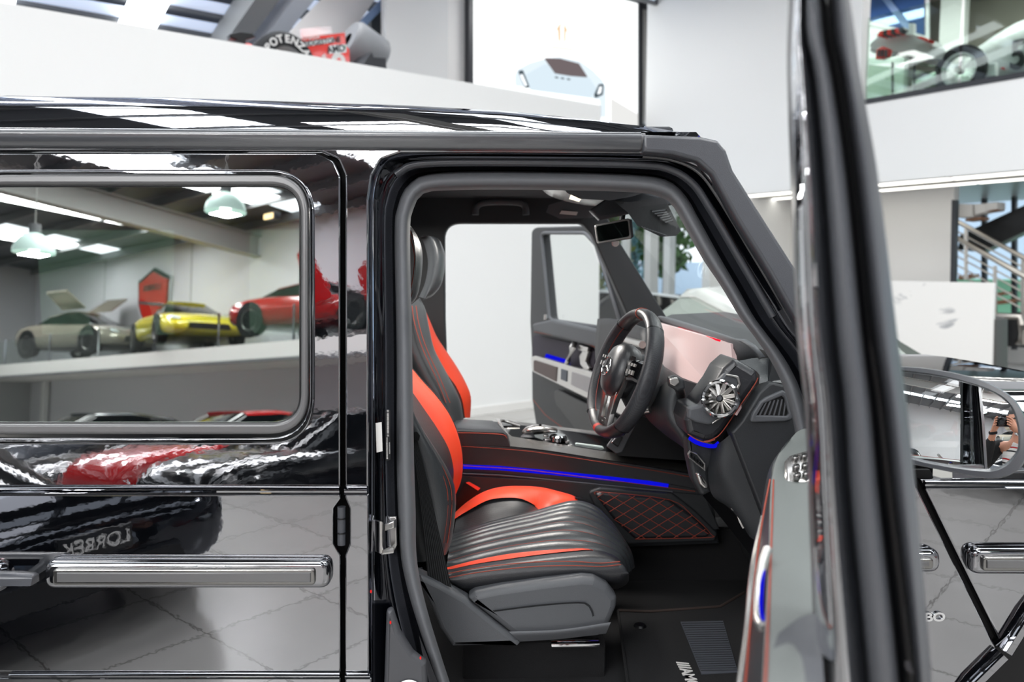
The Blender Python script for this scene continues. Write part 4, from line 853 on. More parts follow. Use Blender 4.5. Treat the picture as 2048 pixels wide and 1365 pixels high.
kq = pxplate('knee_pad', [(1176, 984, 8), (1200, 976, 10), (1346, 988, 14), (1392, 1024, 14), (1436, 1068, 8), (1430, 1084, 8), (1256, 1090, 8), (1200, 1040)], CS, .02, m_plast, cc, .006, .018)
qx = [(1190, 990, 6), (1202, 985, 6), (1338, 1000, 12), (1386, 1033, 12), (1421, 1068, 6), (1414, 1076, 6), (1270, 1079, 6), (1228, 1040)]
qp = pxplate('quilted_panel', qx, CS, .02, m_lea, cc, .008, .030)
seam('panel_stitching', [q[:2] for q in qx[:7]], 2.416, qp, .0011)
inpoly = [q[:2] for q in qx]
def inside(x, y):
    c = False
    for i in range(len(inpoly)):
        (x1, y1), (x2, y2) = inpoly[i-1], inpoly[i]
        if (y1 > y) != (y2 > y) and x < (x2-x1)*(y-y1)/(y2-y1)+x1: c = not c
    return c
for sgn in (1, -1):
    for k in range(-14, 16):
        run = []
        for s in range(0, 300, 3):
            x = 1180 + s; y = 1040 + sgn*(s-120)*.62 + k*22
            if inside(x, y): run.append((x, y))
        if len(run) > 2: seam('quilt_stitching', [run[0], run[-1]], 2.417, qp, .0011)
# ---- floor mats
def mat_top(px, z): return [PZ(x, y, z) for x, y in px]
mt = poly('floor_mat', mat_top([(1236, 1222), (1300, 1224), (1440, 1214), (1488, 1186), (1580, 1180), (1600, 1480), (1270, 1480)], .622), m_carpet, None, 0, .012)
tag(mt, 'black carpet driver floor mat with ribbed heel pad and AMG lettering', 'floor mat')
WM['floor_mat'] = Matrix.Identity(4)
FM = Fr((0, 2, .629), (1, 0, 0), (0, 1, 0))
hp = pxplate('heel_pad', [(1361, 1244), (1446, 1242), (1476, 1344), (1403, 1348)], FM, .004, M('ribbed_rubber', '#4d5058', .6), mt, .001, .002)
for i in range(22):
    y0 = 1247 + i*4.5
    tube('heel_pad_rib', [FM.at(1362.5+(y0-1244)*.40, y0+.4, .003), FM.at(1445+(y0-1244)*.29, y0-1, .003)], .0016, m_dark, hp, 5)
lathe('mat_clip', [(0, .006), (.014, .005), (.018, 0)], basis(PZ(1280, 1253, .629), (1, 0, 0), (0, 0, 1)), m_black, mt, 16)
d_ = (FM.at(1396, 1384) - FM.at(1364, 1322)).normalized()
text('mat_lettering', '///AMG', basis(FM.at(1375, 1349, .001), d_, UPV), .042, m_sticker, mt, .001, .0006, .95)
tube('mat_edging', [FM.at(x, y, .001) for x, y in ((1236, 1222), (1300, 1224), (1440, 1214), (1488, 1186))], .004, M('mat_binding', '#3a2e2a', .8), mt, 6)
tube('mat_edging', [FM.at(x, y, .001) for x, y in ((1236, 1222), (1252, 1340), (1270, 1480))], .004, m_carpet, mt, 6)

# ------------------------------------------------------------------ passenger door, swung open on the far side
DU = Vector((.27, -.963, 0)).normalized()
DP = Fr((.585, 3.27, 0), DU, UPV)
pdr = pxplate('passenger_door', [(1063, 700, 8), (1060, 645), (1063, 455, 14), (1180, 452, 20), (1262, 650), (1285, 760), (1285, 1010), (1075, 870), (1064, 800)], DP, .05, m_plast, suv, .008, .0, holes=[rnd([(1083, 466, 8), (1170, 466, 14), (1192, 490, 10), (1246, 662, 4), (1099, 640, 10)], 0, 6)])
tube('window_seal', [DP.at(*q, .004) for q in rnd([(1083, 466, 8), (1170, 466, 14), (1192, 490, 10), (1246, 662, 4), (1099, 640, 10)], 0, 5)], .009, m_seal, pdr, 8, True)
poly('window_pane', [DP.at(*q, -.02) for q in ((1080, 463), (1172, 463), (1250, 668), (1095, 645))], m_pane, pdr, 0)
ring_ = pxplate('door_card_top', [(1062, 648, 6), (1100, 640, 8), (1262, 675), (1275, 700), (1275, 745), (1228, 715, 14), (1190, 695, 20), (1068, 664, 6)], DP, .05, m_plast2, pdr, .012, .05)
pk = pxplate('door_pocket_wall', [(1066, 668, 8), (1190, 697, 16), (1188, 760), (1064, 712, 4)], DP, .01, M('dim_pocket', '#3a3440', .7), pdr, .003, .008)
seam_ = lambda pts, o, mat=m_stitch, r=.0016: tube('door_stitching', [DP.at(x, y, o) for x, y in pts], r, mat, pdr, 6)
seam_([(1068, 664), (1120, 674), (1180, 690), (1230, 716)], .045)
seam_([(1066, 800), (1090, 830), (1130, 860), (1170, 885)], .03)
pxplate('pocket_glow', [(1092, 708), (1140, 722), (1136, 732), (1088, 717)], DP, .004, m_blue, pdr, .001, .012)
st_ = pxplate('armrest_trim', [(1061, 714, 5), (1070, 712, 5), (1280, 772), (1280, 850), (1064, 744, 5)], DP, .03, m_satin, pdr, .006, .05)
pxplate('armrest_inlay', [(1067, 720, 3), (1114, 735), (1112, 764), (1067, 742, 3)], DP, .006, M('brown_grey_inlay', '#5f514e', .6), st_, .001, .053)
pxplate('lock_key_plate', [(1122, 738), (1134, 742), (1133, 764), (1121, 759)], DP, .006, M('navy_key', '#16243a', .3), st_, .001, .053)
pxplate('speaker_mesh', [(1144, 744), (1230, 772), (1230, 812), (1142, 770)], DP, .006, M('speaker_grille', '#a9a5a6', .5, metal=.4), st_, .001, .053)
tube('door_pull', [DP.at(*q) for q in ((1130, 735, .02), (1137, 720, .05), (1145, 696, .05), (1150, 684, .02))], .012, m_satin, pdr, 10)
pxplate('seat_keys', [(1158, 712, 3), (1166, 700, 3), (1176, 704, 3), (1170, 724, 4), (1178, 738, 3), (1170, 742, 3), (1160, 730, 3)], DP, .02, m_satin, pdr, .004, .03)
pxplate('memory_keys', [(1157, 690, 3), (1176, 695, 3), (1174, 707, 3), (1155, 701, 3)], DP, .015, m_satin, pdr, .003, .03)
pxplate('lower_bin', [(1106, 775, 10), (1280, 860), (1280, 1000), (1160, 870, 30), (1112, 810, 14)], DP, .02, m_black, pdr, .006, .03)
lathe('lock_pin', [(0, .03), (.008, .028), (.01, 0)], basis(DP.at(1091, 640, .03), DU, UPV), m_satin, pdr, 12)
# ================================================================== driver door, standing open towards the camera
YS = [-160, -60, 0, 77, 154, 359, 660, 815, 1000, 1280, 1480]
def lay(xs, Y): return [P(x, y, Y + .00003*max(0, 660-y)) for x, y in zip(xs, YS)]
Lg0 = [1588, 1586, 1586, 1583, 1583, 1590, 1602, 1618, 1626, 1636, 1645]
Lg1 = [1616, 1612, 1612, 1614, 1630, 1650, 1672, 1690, 1702, 1730, 1748]
Ls1 = [1640, 1632, 1640, 1646, 1662, 1692, 1722, 1740, 1757, 1788, 1806]
Lb1 = [1660, 1662, 1664, 1670, 1686, 1715, 1748, 1770, 1790, 1823, 1842]
Lo1 = [1690, 1690, 1697, 1706, 1716, 1752, 1788, 1809, 1828, 1852, 1864]
LR = [1694, 1695, 1701, 1711, 1721, 1757, 1793, 1814, 1833, 1857, 1869]
DY = .70
def mid(a, b, t): return [p*(1-t)+q*t for p, q in zip(a, b)]
m_doorseal = M('door_rubber', '#4a4c51', .4, spec=.6)
dd = skin('driver_door', [lay(mid(Lg0, Lg1, -.02), DY+.10), lay(Lg0, DY+.05), lay(mid(Lg0, Lg1, .25), DY+.012), lay(mid(Lg0, Lg1, .6), DY+.006), lay(mid(Lg0, Lg1, .9), DY+.016), lay(Lg1, DY+.03)], m_paint, suv, 50, 4, 60)
skin('frame_seal', [lay(mid(Lg1, Ls1, -.06), DY+.03), lay(mid(Lg1, Ls1, .1), DY-.004), lay(mid(Lg1, Ls1, .5), DY-.016), lay(mid(Lg1, Ls1, .9), DY-.004), lay(mid(Lg1, Ls1, 1.05), DY+.03)], m_doorseal, dd, 50, 4, 60)
skin('glass_channel', [lay(mid(Ls1, Lb1, -.05), DY+.03), lay(mid(Ls1, Lb1, .5), DY+.035), lay(mid(Ls1, Lb1, 1.05), DY+.03)], m_black, dd, 50, 2, 60)
skin('outer_frame', [lay(mid(Lb1, Lo1, -.05), DY+.03), lay(mid(Lb1, Lo1, .12), DY+.004), lay(mid(Lb1, Lo1, .5), DY-.006), lay(mid(Lb1, Lo1, .85), DY+.002), lay(Lo1, DY+.008), lay(LR, DY+.02), lay(mid(Lo1, LR, 1.05), DY+.09)], m_doorseal, dd, 50, 3, 60)
skin('frame_edge', [lay([x-4 for x in Lg0], DY+.13), lay([x-9 for x in Lg0], DY+.12), lay([x+2 for x in Lg0], DY+.10)], m_gasket, dd, 40, 2)
# lower door: outer skin and inner structure running to the hinges
HX = Vector((.862, 1.63, 0))
def dpt(s, z, inn=0.0):            # s from rear edge (0) to hinge (1)
    e = P(1852, 1300, DY); e = Vector((e.x, e.y, 0)); lean = max(0, z-1.2)*.12
    ni = Vector((-.876, .486, 0)); return e.lerp(HX, s) + ni*(inn + lean) + UPV*z
os_ = loft('door_shell', [[dpt(s, z, i) for z, i in ((.62, .0), (1.17, -.004), (1.19, .005), (1.235, .012), (1.235, .085), (.62, .085))] for s in (.03, .97)], m_paint, dd)
gl = poly('door_glass', [dpt(.06, 1.23, .04), dpt(.93, 1.23, .04), dpt(.93, 1.30, .04), dpt(.52, 1.86, .04), dpt(.06, 1.86, .04)], m_pane, dd)
tube('frame_header', [dpt(.2, 1.85, .03), dpt(.50, 1.885, .03), dpt(.62, 1.80, .03), dpt(.96, 1.25, .04)], .014, m_paint, dd, 10)
tube('frame_seal_header', [dpt(.2, 1.835, .038), dpt(.49, 1.865, .038), dpt(.60, 1.79, .038), dpt(.95, 1.25, .055)], .012, m_doorseal, dd, 10)
tube('outer_belt_strip', [dpt(.03, 1.24, .0), dpt(.97, 1.24, .0)], .012, m_trim, dd, 8)
hb = sweep('door_handle', [dpt(.09, 1.10, -.0), dpt(.09, 1.10, -.05), dpt(.25, 1.10, -.05), dpt(.26, 1.10, -.0)], circ(.011, 8), UPV, m_chrome, dd)
# trim: shelf, inner face, switches, pull
sl_ = [(1592, 866, 1.57), (1562, 903, 1.49), (1546, 960, 1.33), (1541, 1100, 1.0), (1535, 1250, .79), (1528, 1400, .65), (1522, 1500, .585)]
sr_ = [(1618, 858, 1.59), (1622, 905, 1.50), (1626, 960, 1.34), (1632, 1100, 1.01), (1640, 1250, .80), (1650, 1400, .66), (1656, 1500, .595)]
m_doorlea = M('grey_leather', '#6d716f', .42, spec=.6, bump=('noise', 350, .2))
sfl = skin('door_trim_shelf', [pl([(a[0]-3, a[1]+8, a[2]) for a in sl_]), pl(sl_), pl([(a[0]*.5+b[0]*.5, a[1]*.5+b[1]*.5-3, a[2]*.5+b[2]*.5) for a, b in zip(sl_, sr_)]), pl(sr_)], m_doorlea, dd, 40, 4)
tube('door_stitching', [Vector(q) for q in crom(pl([(a[0]+1, a[1], a[2]-.003) for a in sl_[2:]]), 5)], .0013, m_stitch, dd, 6)
skin('door_trim_face', [pl([(a[0]-2, a[1]+4, a[2]) for a in sl_]), pl([(1573, 886, 1.52), (1545, 930, 1.44), (1530, 1010, 1.30), (1516, 1120, 1.12), (1504, 1250, .96), (1490, 1380, .84), (1480, 1500, .76)]), pl([(1570, 890, 1.54), (1538, 940, 1.48), (1520, 1040, 1.38), (1500, 1160, 1.28), (1488, 1260, 1.2), (1474, 1380, 1.12), (1462, 1500, 1.06)])], m_lea2, dd, 40, 5)
tube('door_face_stitching', [Vector(q) for q in crom(pl([(1540, 960, 1.34), (1527, 1030, 1.2), (1514, 1120, 1.10), (1500, 1260, .94), (1494, 1330, .87), (1488, 1400, .81)]), 5)], .0016, m_stitch, dd, 6)
tube('door_silver_strip', [Vector(q) for q in crom(pl([(1528, 1036, 1.28), (1508, 1130, 1.16), (1497, 1250, 1.06), (1484, 1350, .98), (1474, 1440, .92)]), 5)], .006, m_satin, dd, 8)
skin('door_lower_panel', [pl([(1556, 1268, .765), (1542, 1320, .72), (1532, 1420, .64)]), pl([(1600, 1236, .80), (1590, 1300, .74), (1588, 1420, .64)]), pl([(1640, 1225, .80), (1644, 1300, .74), (1652, 1420, .64)])], m_plast2, dd, 16, 4)
hp_ = tube('door_pull', [Vector(q) for q in crom(pl([(1535, 1100, .96), (1524, 1135, .93), (1517, 1190, .89), (1516, 1235, .85), (1522, 1252, .83), (1533, 1258, .82)]), 5)], .006, m_satin, dd, 10)
tube('pull_light', [Vector(q) for q in crom(pl([(1532, 1115, .945), (1525, 1160, .905), (1522, 1220, .855), (1527, 1244, .83)]), 5)], .0022, m_blue, hp_, 6)
swp = loft('window_switch_panel', [pl([(1569, 925, 1.40), (1577, 917, 1.42), (1618, 905, 1.47), (1624, 966, 1.32), (1580, 973, 1.31), (1570, 966, 1.32)]), [v + UPV*.006 for v in pl([(1572, 927, 1.40), (1579, 919, 1.42), (1616, 908, 1.46), (1621, 963, 1.325), (1582, 970, 1.315), (1573, 964, 1.325)])]], m_satin, dd)
for x, y, Y in ((1590, 925, 1.405), (1608, 921, 1.415), (1592, 943, 1.36), (1610, 940, 1.37), (1594, 960, 1.32), (1612, 957, 1.33)):
    box('window_switch', P(x, y, Y) + UPV*.006, (.011, .022, .012), m_alu2, swp, Matrix.Rotation(-.5, 4, 'Z'), .003)
# ---- convex door mirror
RQ = P(2000, 842, 1.38); RN = (C0 - RQ).normalized(); RR = 1.15; RC = RQ - RN*RR
def sph(px, py, dr=0.0):
    d = ray(px, py).normalized(); oc = C0 - RC; b = d.dot(oc); c = oc.dot(oc) - (RR+dr)**2
    return C0 + d*(-b - math.sqrt(b*b - c))
gout = [(1766, 742), (1804, 744), (1870, 752), (1925, 764), (1969, 778), (2002, 795), (2024, 819), (2035, 854), (2037, 887), (2032, 906), (2013, 927), (1991, 938), (1969, 940), (1914, 934), (1848, 922), (1790, 905), (1766, 890)]
gsm = [(q.x, q.y) for q in crom([Vector((*p, 0)) for p in gout], 5, True)]
cx_, cy_ = 1915, 842
bm = bmesh.new(); prev = None; c0 = bm.verts.new(sph(cx_, cy_))
for k in range(1, 15):
    row = [bm.verts.new(sph(cx_+(x-cx_)*k/14, cy_+(y-cy_)*k/14)) for x, y in gsm]; n = len(row)
    for i in range(n):
        bm.faces.new((c0, row[i], row[(i+1) % n]) if prev is None else (prev[i], row[i], row[(i+1) % n], prev[(i+1) % n]))
    prev = row
mh_out = [(1740, 731), (1802, 733), (1848, 736), (1914, 747), (1969, 763), (2013, 786), (2038, 810), (2054, 845), (2058, 885), (2050, 925), (2024, 949), (1991, 958), (1958, 956), (1892, 943), (1832, 931), (1780, 920), (1744, 900)]
mo = [(q.x, q.y) for q in crom([Vector((*p, 0)) for p in mh_out], 5, True)]
def rg(src, k, dr): return [sph(cx_+(x-cx_)*k, cy_+(y-cy_)*k, 0) + (RQ-C0).normalized()*dr for x, y in src]
bmh = bmesh.new(); rows = [[bmh.verts.new(p) for p in r] for r in (rg(gsm, .995, .004), rg(gsm, 1.0, -.008), rg(gsm, 1.03, -.014), rg(mo, .975, -.014), rg(mo, 1.0, .0), rg(mo, 1.0, .03), rg(mo, .94, .09), rg(mo, .7, .13), rg(mo, .2, .14))]
for a, b in zip(rows, rows[1:]):
    for i in range(len(a)): bmh.faces.new((a[i], a[(i+1) % len(a)], b[(i+1) % len(a)], b[i]))
bmh.faces.new(rows[-1])
mh = frombm('door_mirror', bmh, m_trim, dd, None, 50)
frombm('mirror_glass', bm, M('silvered_mirror', '#f2f4f5', .0, metal=1), mh, None, 80)
tube('mirror_arm', [dpt(.86, 1.24, 0), sph(1790, 880) + Vector((.02, .07, -.04))], .03, m_trim, mh, 12)
# ================================================================== things in view behind the car
def FA(a): return Fr(RM(a, 0), -E2, UPV)          # faces back down the hall (-E1)
def FB(b): return Fr(RM(0, b), E1, UPV)           # faces across the hall (-E2)
def T(name, label, cat, loc, rz=0, group=None):
    o = empty(name, loc, rz); return tag(o, label, cat, group)
def rotz(a): return Matrix.Rotation(a, 4, 'Z')
# generic parked car: lofted lower body, glazed cabin, lamps, wheels
SPORT = dict(body=[(-.5, .74, .34, .62), (-.47, .9, .24, .76), (-.36, .98, .2, .84), (-.2, 1, .18, .84), (0, .98, .17, .80), (.2, .99, .17, .76), (.33, 1, .18, .72), (.43, .94, .2, .62), (.49, .8, .24, .5), (.505, .66, .3, .42)],
             cab=[(-.40, .60, .82, .80), (-.24, .64, .80, 1.06), (-.06, .62, .78, 1.15), (.02, .62, .78, 1.14), (.24, .74, .74, .76)])
SEDAN = dict(body=[(-.5, .78, .36, .78), (-.47, .92, .24, .94), (-.36, .99, .2, 1.0), (-.15, 1, .18, .98), (.1, 1, .18, .96), (.24, 1, .18, .94), (.38, .97, .19, .88), (.46, .88, .2, .78), (.495, .74, .26, .62), (.505, .66, .34, .5)],
             cab=[(-.46, .62, .94, .96), (-.30, .70, .94, 1.30), (-.1, .68, .94, 1.40), (.04, .68, .94, 1.38), (.24, .78, .92, .94)])
def car(name, label, loc, head, paintm, st=SPORT, L=4.5, Wd=1.9, hs=1.0, r=.33, group=None, rim=None, lights=True, open_top=False, glassm=None):
    c = T(name, label, 'car', loc, head, group); mw = Matrix.Translation(Vector(loc)) @ rotz(head); h = Wd/2
    def sec(x, w, zb, zt, top=.03):
        w *= h; pts = [(w*.55, zb), (w*.93, zb+.02), (w, zb+.14), (w*1.0, zb+(zt-zb)*.62), (w*.94, zt-.03), (w*.72, zt+.01), (w*.3, zt+top)]
        return [mw @ Vector((x*L, y, z*hs)) for y, z in pts] + [mw @ Vector((x*L, -y, z*hs)) for y, z in reversed(pts)]
    loft('body', [sec(*s) for s in st['body']], paintm, c, True, 50, 1)
    def csec(x, w, zb, zt):
        w *= h; t = w*.8 if zt - zb > .1 else w
        pts = [(w*1.05, zb), (t, zt-.05), (t*.85, zt), (t*.4, zt+.012)]
        return [mw @ Vector((x*L, y, z*hs)) for y, z in pts] + [mw @ Vector((x*L, -y, z*hs)) for y, z in reversed(pts)]
    cab = st['cab'] if not open_top else [(-.02, .70, .76, .80), (.05, .70, .78, 1.10), (.22, .76, .74, .77)]
    g = loft('window_glass', [csec(*s) for s in cab], glassm or m_carglass, c, True, 40)
    if not open_top:
        q = [csec(*s) for s in st['cab'][1:4]]
        loft('roof_panel', [[p + UPV*.012 for p in (k[1:7])] for k in q], paintm, c, True, 40)
    for sx in (-.3, .3):
        for sy in (-1, 1):
            p = mw @ Vector((sx*L, sy*(h-.11), r)); ax = (mw.to_3x3() @ Vector((0, sy, 0)))
            wheel(c, p, r, .23, ax, rim or m_alu, 'wheel')
            lathe('wheel_arch', [(r*1.12, .0), (r*1.12, .02), (0, .02)], basis(mw @ Vector((sx*L, sy*(h-.02), r)), (0, 0, 1), ax), m_black, c, 28)
    if lights:
        for sy in (-1, 1):
            loft('headlight', [[mw @ Vector((x*L, sy*y*h, z*hs)) for x, y, z in ((.455, .82, .60), (.47, .62, .56), (.485, .62, .49), (.47, .83, .52))], [mw @ Vector((x*L+.025, sy*y*h, z*hs+.01)) for x, y, z in ((.455, .80, .59), (.47, .64, .555), (.485, .64, .50), (.47, .81, .53))]], M('headlight_lens', '#dfe6ea', .05, spec=1), c)
    loft('grille', [[mw @ Vector((.50*L, y*h, z*hs)) for y, z in ((-.45, .44), (.45, .44), (.5, .3), (-.5, .3))], [mw @ Vector((.512*L, y*h, z*hs)) for y, z in ((-.43, .43), (.43, .43), (.48, .31), (-.48, .31))]], m_black, c)
    return c, mw
# ---- silver roadster beyond the windscreen and white saloon beyond the passenger window
sp_ = P(1470, 690, 6.15)
car('coupe', 'pale silver sports car parked on the showroom floor beyond the windscreen', (sp_.x, sp_.y, 0), math.radians(98), M('pale_silver_paint', '#d4d4cf', .25, metal=.2, coat=.6), SPORT, 4.0, 1.75, 1.28, .33, None, None, True, False, M('pale_tinted_glass', '#9fa89f', .08, spec=.8))
wp = P(1212, 650, 9.2)
car('saloon', 'white saloon car partly seen past the passenger door window', RM(8.35, 8.7), RANG + math.pi, m_white, SEDAN, 4.3, 1.75, .93, .33)
# ---- red single-seater on the upper deck
F8 = FB(8.3); fz = P(575, 118, RM(0, 8.3).y).z
f1 = T('racing_car', 'red open-wheel racing car on the upper deck behind the white parapet', 'racing car', Vector((F8.at(610, 150).x, F8.at(610, 150).y, 3.12)))
def sy(nm, px, o0, o1, mat, par, bev=.006, r=0): return pxplate(nm, px, F8, o0-o1, mat, par, bev, o0, r)
sy('nose_body', [(440, 150), (448, 100, 6), (470, 88, 8), (500, 84, 6), (525, 96), (620, 110), (680, 150)], -.35, -.85, m_red, f1, .05)
sy('airbox', [(470, 92), (476, 80, 4), (462, 76), (458, 68, 4), (480, 63, 6), (505, 66, 4), (512, 74), (492, 80, 4), (494, 92)], -.5, -.62, m_black, f1, .01)
sy('white_sidepod', [(498, 108), (520, 92, 5), (532, 96), (520, 125), (490, 125)], -.2, -.5, m_white, f1, .02)
def f1wheel(px, py, r, off, w):
    c = F8.at(px, py, off); t = lathe('wheel', [(r*.52, w/2), (r*.86, w/2), (r, w*.30), (r, -w*.30), (r*.86, -w/2), (r*.5, -w/2)], basis(c, UPV, F8.n), m_tyre, f1, 40)
    lathe('rim', [(0, w*.30), (r*.4, w*.34), (r*.52, w*.48)], basis(c, UPV, F8.n), m_alu, t, 24); return t, c
tw, tc_ = f1wheel(563, 133, .33, .05, .36)
for k, ch_ in enumerate('POTENZA'):
    an = math.radians(148 - k*19); u = E1*math.cos(an) + UPV*math.sin(an); tt = E1*math.sin(an) - UPV*math.cos(an)
    text('tyre_lettering', ch_, basis(tc_ + u*.235 + F8.n*.183, tt, F8.n), .105, m_sticker, tw, .002, .004)
c_ = F8.at(726, 104, -.9); ax_ = (E1*.9 - UPV*.42).normalized()
lathe('wheel', [(.1, .24), (.25, .24), (.29, .19), (.29, -.19), (.25, -.24), (.1, -.24)], basis(c_, F8.n, ax_), M('scrubbed_tyre', '#8b8d90', .5), f1, 36)
f1wheel(470, 150, .31, .0, .3)
ep_ = sy('wing_endplate', [(602, 76), (690, 65), (692, 92), (699, 98, 4), (701, 140), (650, 140), (602, 95)], .0, -.03, m_red, f1, .003)
sy('rear_wing', [(603, 78), (690, 66), (690, 72), (604, 84)], -.03, -1.0, m_red, f1, .01)
sy('white_wing_flap', [(602, 58), (662, 52), (664, 66), (604, 74)], -.6, -.63, m_white, f1, .002)
u_ = F8.at(690, 66) - F8.at(603, 77)
def decal(px, col, o, r=3): return pxplate('decal_panel', px, F8, .003, M('decal', col, .5), ep_, .001, o, r)
decal([(608, 84), (668, 74), (670, 84), (609, 94)], '#eaf0ee', .004)
text('decal_lettering', 'BRIDGESTONE', basis(F8.at(640, 84.5, .006), u_, F8.n), .075, m_dark, ep_, .001, .002, 1.0, .2)
text('decal_lettering', 'POTENZA', basis(F8.at(620, 76, .006), u_, F8.n), .05, m_sticker, ep_, .001, .001)
decal([(658, 91), (692, 88), (693, 105), (659, 108)], '#f2f5f4', .004)
text('decal_lettering', 'AMD', basis(F8.at(672, 98.5, .006), u_, F8.n), .10, m_dark, ep_, .001, .003, 1.0)
pxplate('decal_mark', [(686, 91), (691, 91), (691, 99), (688, 97), (688, 94)], F8, .002, M('green_mark', '#2a9a72', .5), ep_, .0005, .007)
lathe('decal_disc', [(0, .005), (.085, .005), (.085, .0)], basis(F8.at(677, 122), E1, F8.n), m_sticker, ep_, 28)
pxplate('decal_mark', [(671, 127), (673, 119, 2), (679, 114, 2), (683, 122, 3), (682, 128, 2)], F8, .002, m_red, ep_, .0005, .008, 1)
for k in range(3): pxplate('decal_stripe', [(643+k*2, 112+k*4), (650+k*2, 107+k*4), (651+k*2, 110+k*4), (645+k*2, 115+k*4)], F8, .002, m_sticker, ep_, .0005, .005)
sy('diffuser', [(736, 112), (744, 103), (748, 114), (772, 116), (774, 138), (778, 142), (720, 142)], -.35, -1.2, m_dark, f1, .01)
# ---- gallery: engine on a glass case, white racer number 5, window
A1 = FA(12.05); GZ = 3.95
def pa(nm, px, a, th, mat, par, bev=.004, r=0, off=0): return pxplate(nm, px, FA(a), th, mat, par, bev, off, r)
base_ = FA(12.2).at(1800, 190); gc = T('display_case', 'glass display case standing on the gallery under an engine', 'display case', (base_.x, base_.y, GZ))
gcb = FA(11.75)
for i, (x0, x1) in enumerate(((1731, 1784), (1786, 1828), (1830, 1872))):
    dx = (x0-1731)
    pxplate('glass_panel', [(x0, 128+dx*.12), (x1, 128+(dx+x1-x0)*.12), (x1, 208-.19*(x1-1731)), (x0, 212-.19*dx)], gcb, .02, glass('greenish_case_glass', '#c9d8cd', .12), gc, .001)
    pxplate('case_post', [(x1-1, 120+(dx+40)*.1), (x1+1.5, 120+(dx+40)*.1), (x1+1.5, 210-.19*(x1-1731)), (x1-1, 210-.19*(x1-1731))], gcb, .03, m_dark, gc, .002, .005)
pxplate('case_top', [(1724, 118), (1790, 112), (1880, 133), (1880, 137), (1790, 117), (1724, 123)], gcb, .3, m_balus, gc, .004)
en = T('engine_block', 'silver racing engine with red cam covers on the glass case', 'engine', (base_.x, base_.y, FA(12.1).at(1800, 118).z))
pa('crankcase', [(1738, 104), (1738, 86, 8), (1756, 70, 8), (1800, 62, 8), (1858, 78, 8), (1868, 92), (1860, 114)], 11.95, .4, M('cast_silver', '#c6c6c9', .45), en, .05, 4)
for i in range(6): pa('red_cam_cover', [(1752+i*8, 72-i*2), (1758+i*8, 62-i*1.5), (1766+i*8, 60-i*1.2), (1770+i*8, 68-i*1.6), (1762+i*8, 74-i*1.6)], 11.70, .2, m_red if i % 2 == 0 else m_dark, en, .02)
pa('red_clutch_cover', [(1750, 118), (1753, 98, 4), (1764, 92, 4), (1778, 97, 4), (1774, 112, 4), (1762, 118)], 11.69, .12, m_red, en, .015, 0, .06)
for k in range(3): pa('bolt_band', [(1755+k*7, 100), (1758+k*7, 99), (1757+k*7, 112), (1754+k*7, 113)], 11.68, .05, m_dark, en, .002, 0, .09)
pa('red_end_cap', [(1830, 74), (1842, 72), (1858, 78), (1854, 84)], 11.70, .2, m_red, en, .02)
pa('intake_horn', [(1817, 46), (1826, 46), (1826, 66), (1834, 72), (1810, 68), (1817, 62)], 11.75, .1, m_white, en, .01)
rc_b = FA(12.4).at(1960, 176); rcz = 3.95
rc = T('vintage_racing_car', 'white vintage racing car with black number 5 on the gallery', 'racing car', (rc_b.x, rc_b.y, rcz))
wc = FA(12.5).at(1921, 141); wr = .36
slab('floor_gallery_step', AR+.75, AR+4.2, -9, 6.9, 3.95, wc.z - wr, m_dark)
def spoked(c, r, par):
    mw = basis(c, UPV, -E1)
    t = lathe('wheel', [(r*.66, .06), (r*.9, .065), (r, .04), (r, -.04), (r*.9, -.065), (r*.64, -.06)], mw, m_tyre, par, 44)
    lathe('rim', [(r*.56, .03), (r*.6, .06), (r*.68, .062), (r*.68, -.05), (r*.6, -.05)], mw, m_white, t, 40)
    bm = bmesh.new()
    for k in range(28): boxbm(bm, Matrix.Rotation(2*math.pi*k/28, 4, 'Z') @ Matrix.Translation((r*.33, 0, .02)), r*.5, .008, .008)
    frombm('spokes', bm, m_chrome, t, mw); lathe('hub', [(0, .1), (r*.14, .09), (r*.17, .0)], mw, m_alu, t, 18)
spoked(wc, wr, rc); wc2 = wc - E2*2.4; spoked(wc2, wr, rc)
ub = -E2
def rsec(s, hw, zb, zt): return [wc + E1*.75 + ub*s + E1*(hw*math.cos(2*math.pi*i/16)) + UPV*((zb+zt)/2 - wc.z + (zt-zb)/2*math.sin(2*math.pi*i/16)) for i in range(16)]
w0 = wc.z
rb2 = loft('body', [rsec(-.62, .05, w0-.06, w0+.06), rsec(-.5, .2, w0-.2, w0+.2), rsec(-.2, .40, w0-.28, w0+.36), rsec(.2, .5, w0-.3, w0+.60), rsec(.7, .52, w0-.3, w0+.82), rsec(2.0, .5, w0-.28, w0+.8), rsec(3.0, .25, w0-.2, w0+.3)], m_white, rc, True, 60, 1)
F12 = FA(12.85)
text('race_number', '5', basis(F12.at(2036, 112, .10), ub, -E1), .55, m_black, rb2, .03, .01, .75)
pa('side_exhaust', [(1948, 128), (1992, 124), (1992, 152), (1950, 156)], 12.55, .1, m_white, rc, .02)
for k in range(9): pa('louvre', [(1972+k*5, 108-k*1.3), (1974+k*5, 107-k*1.3), (1974+k*5, 114-k*1.3), (1972+k*5, 115-k*1.3)], 12.85, .06, m_mid, rb2, .002)
pa('red_badge', [(1999, 134), (2011, 131), (2008, 136), (2010, 140), (2002, 138)], 12.8, .05, m_red, rb2, .003)
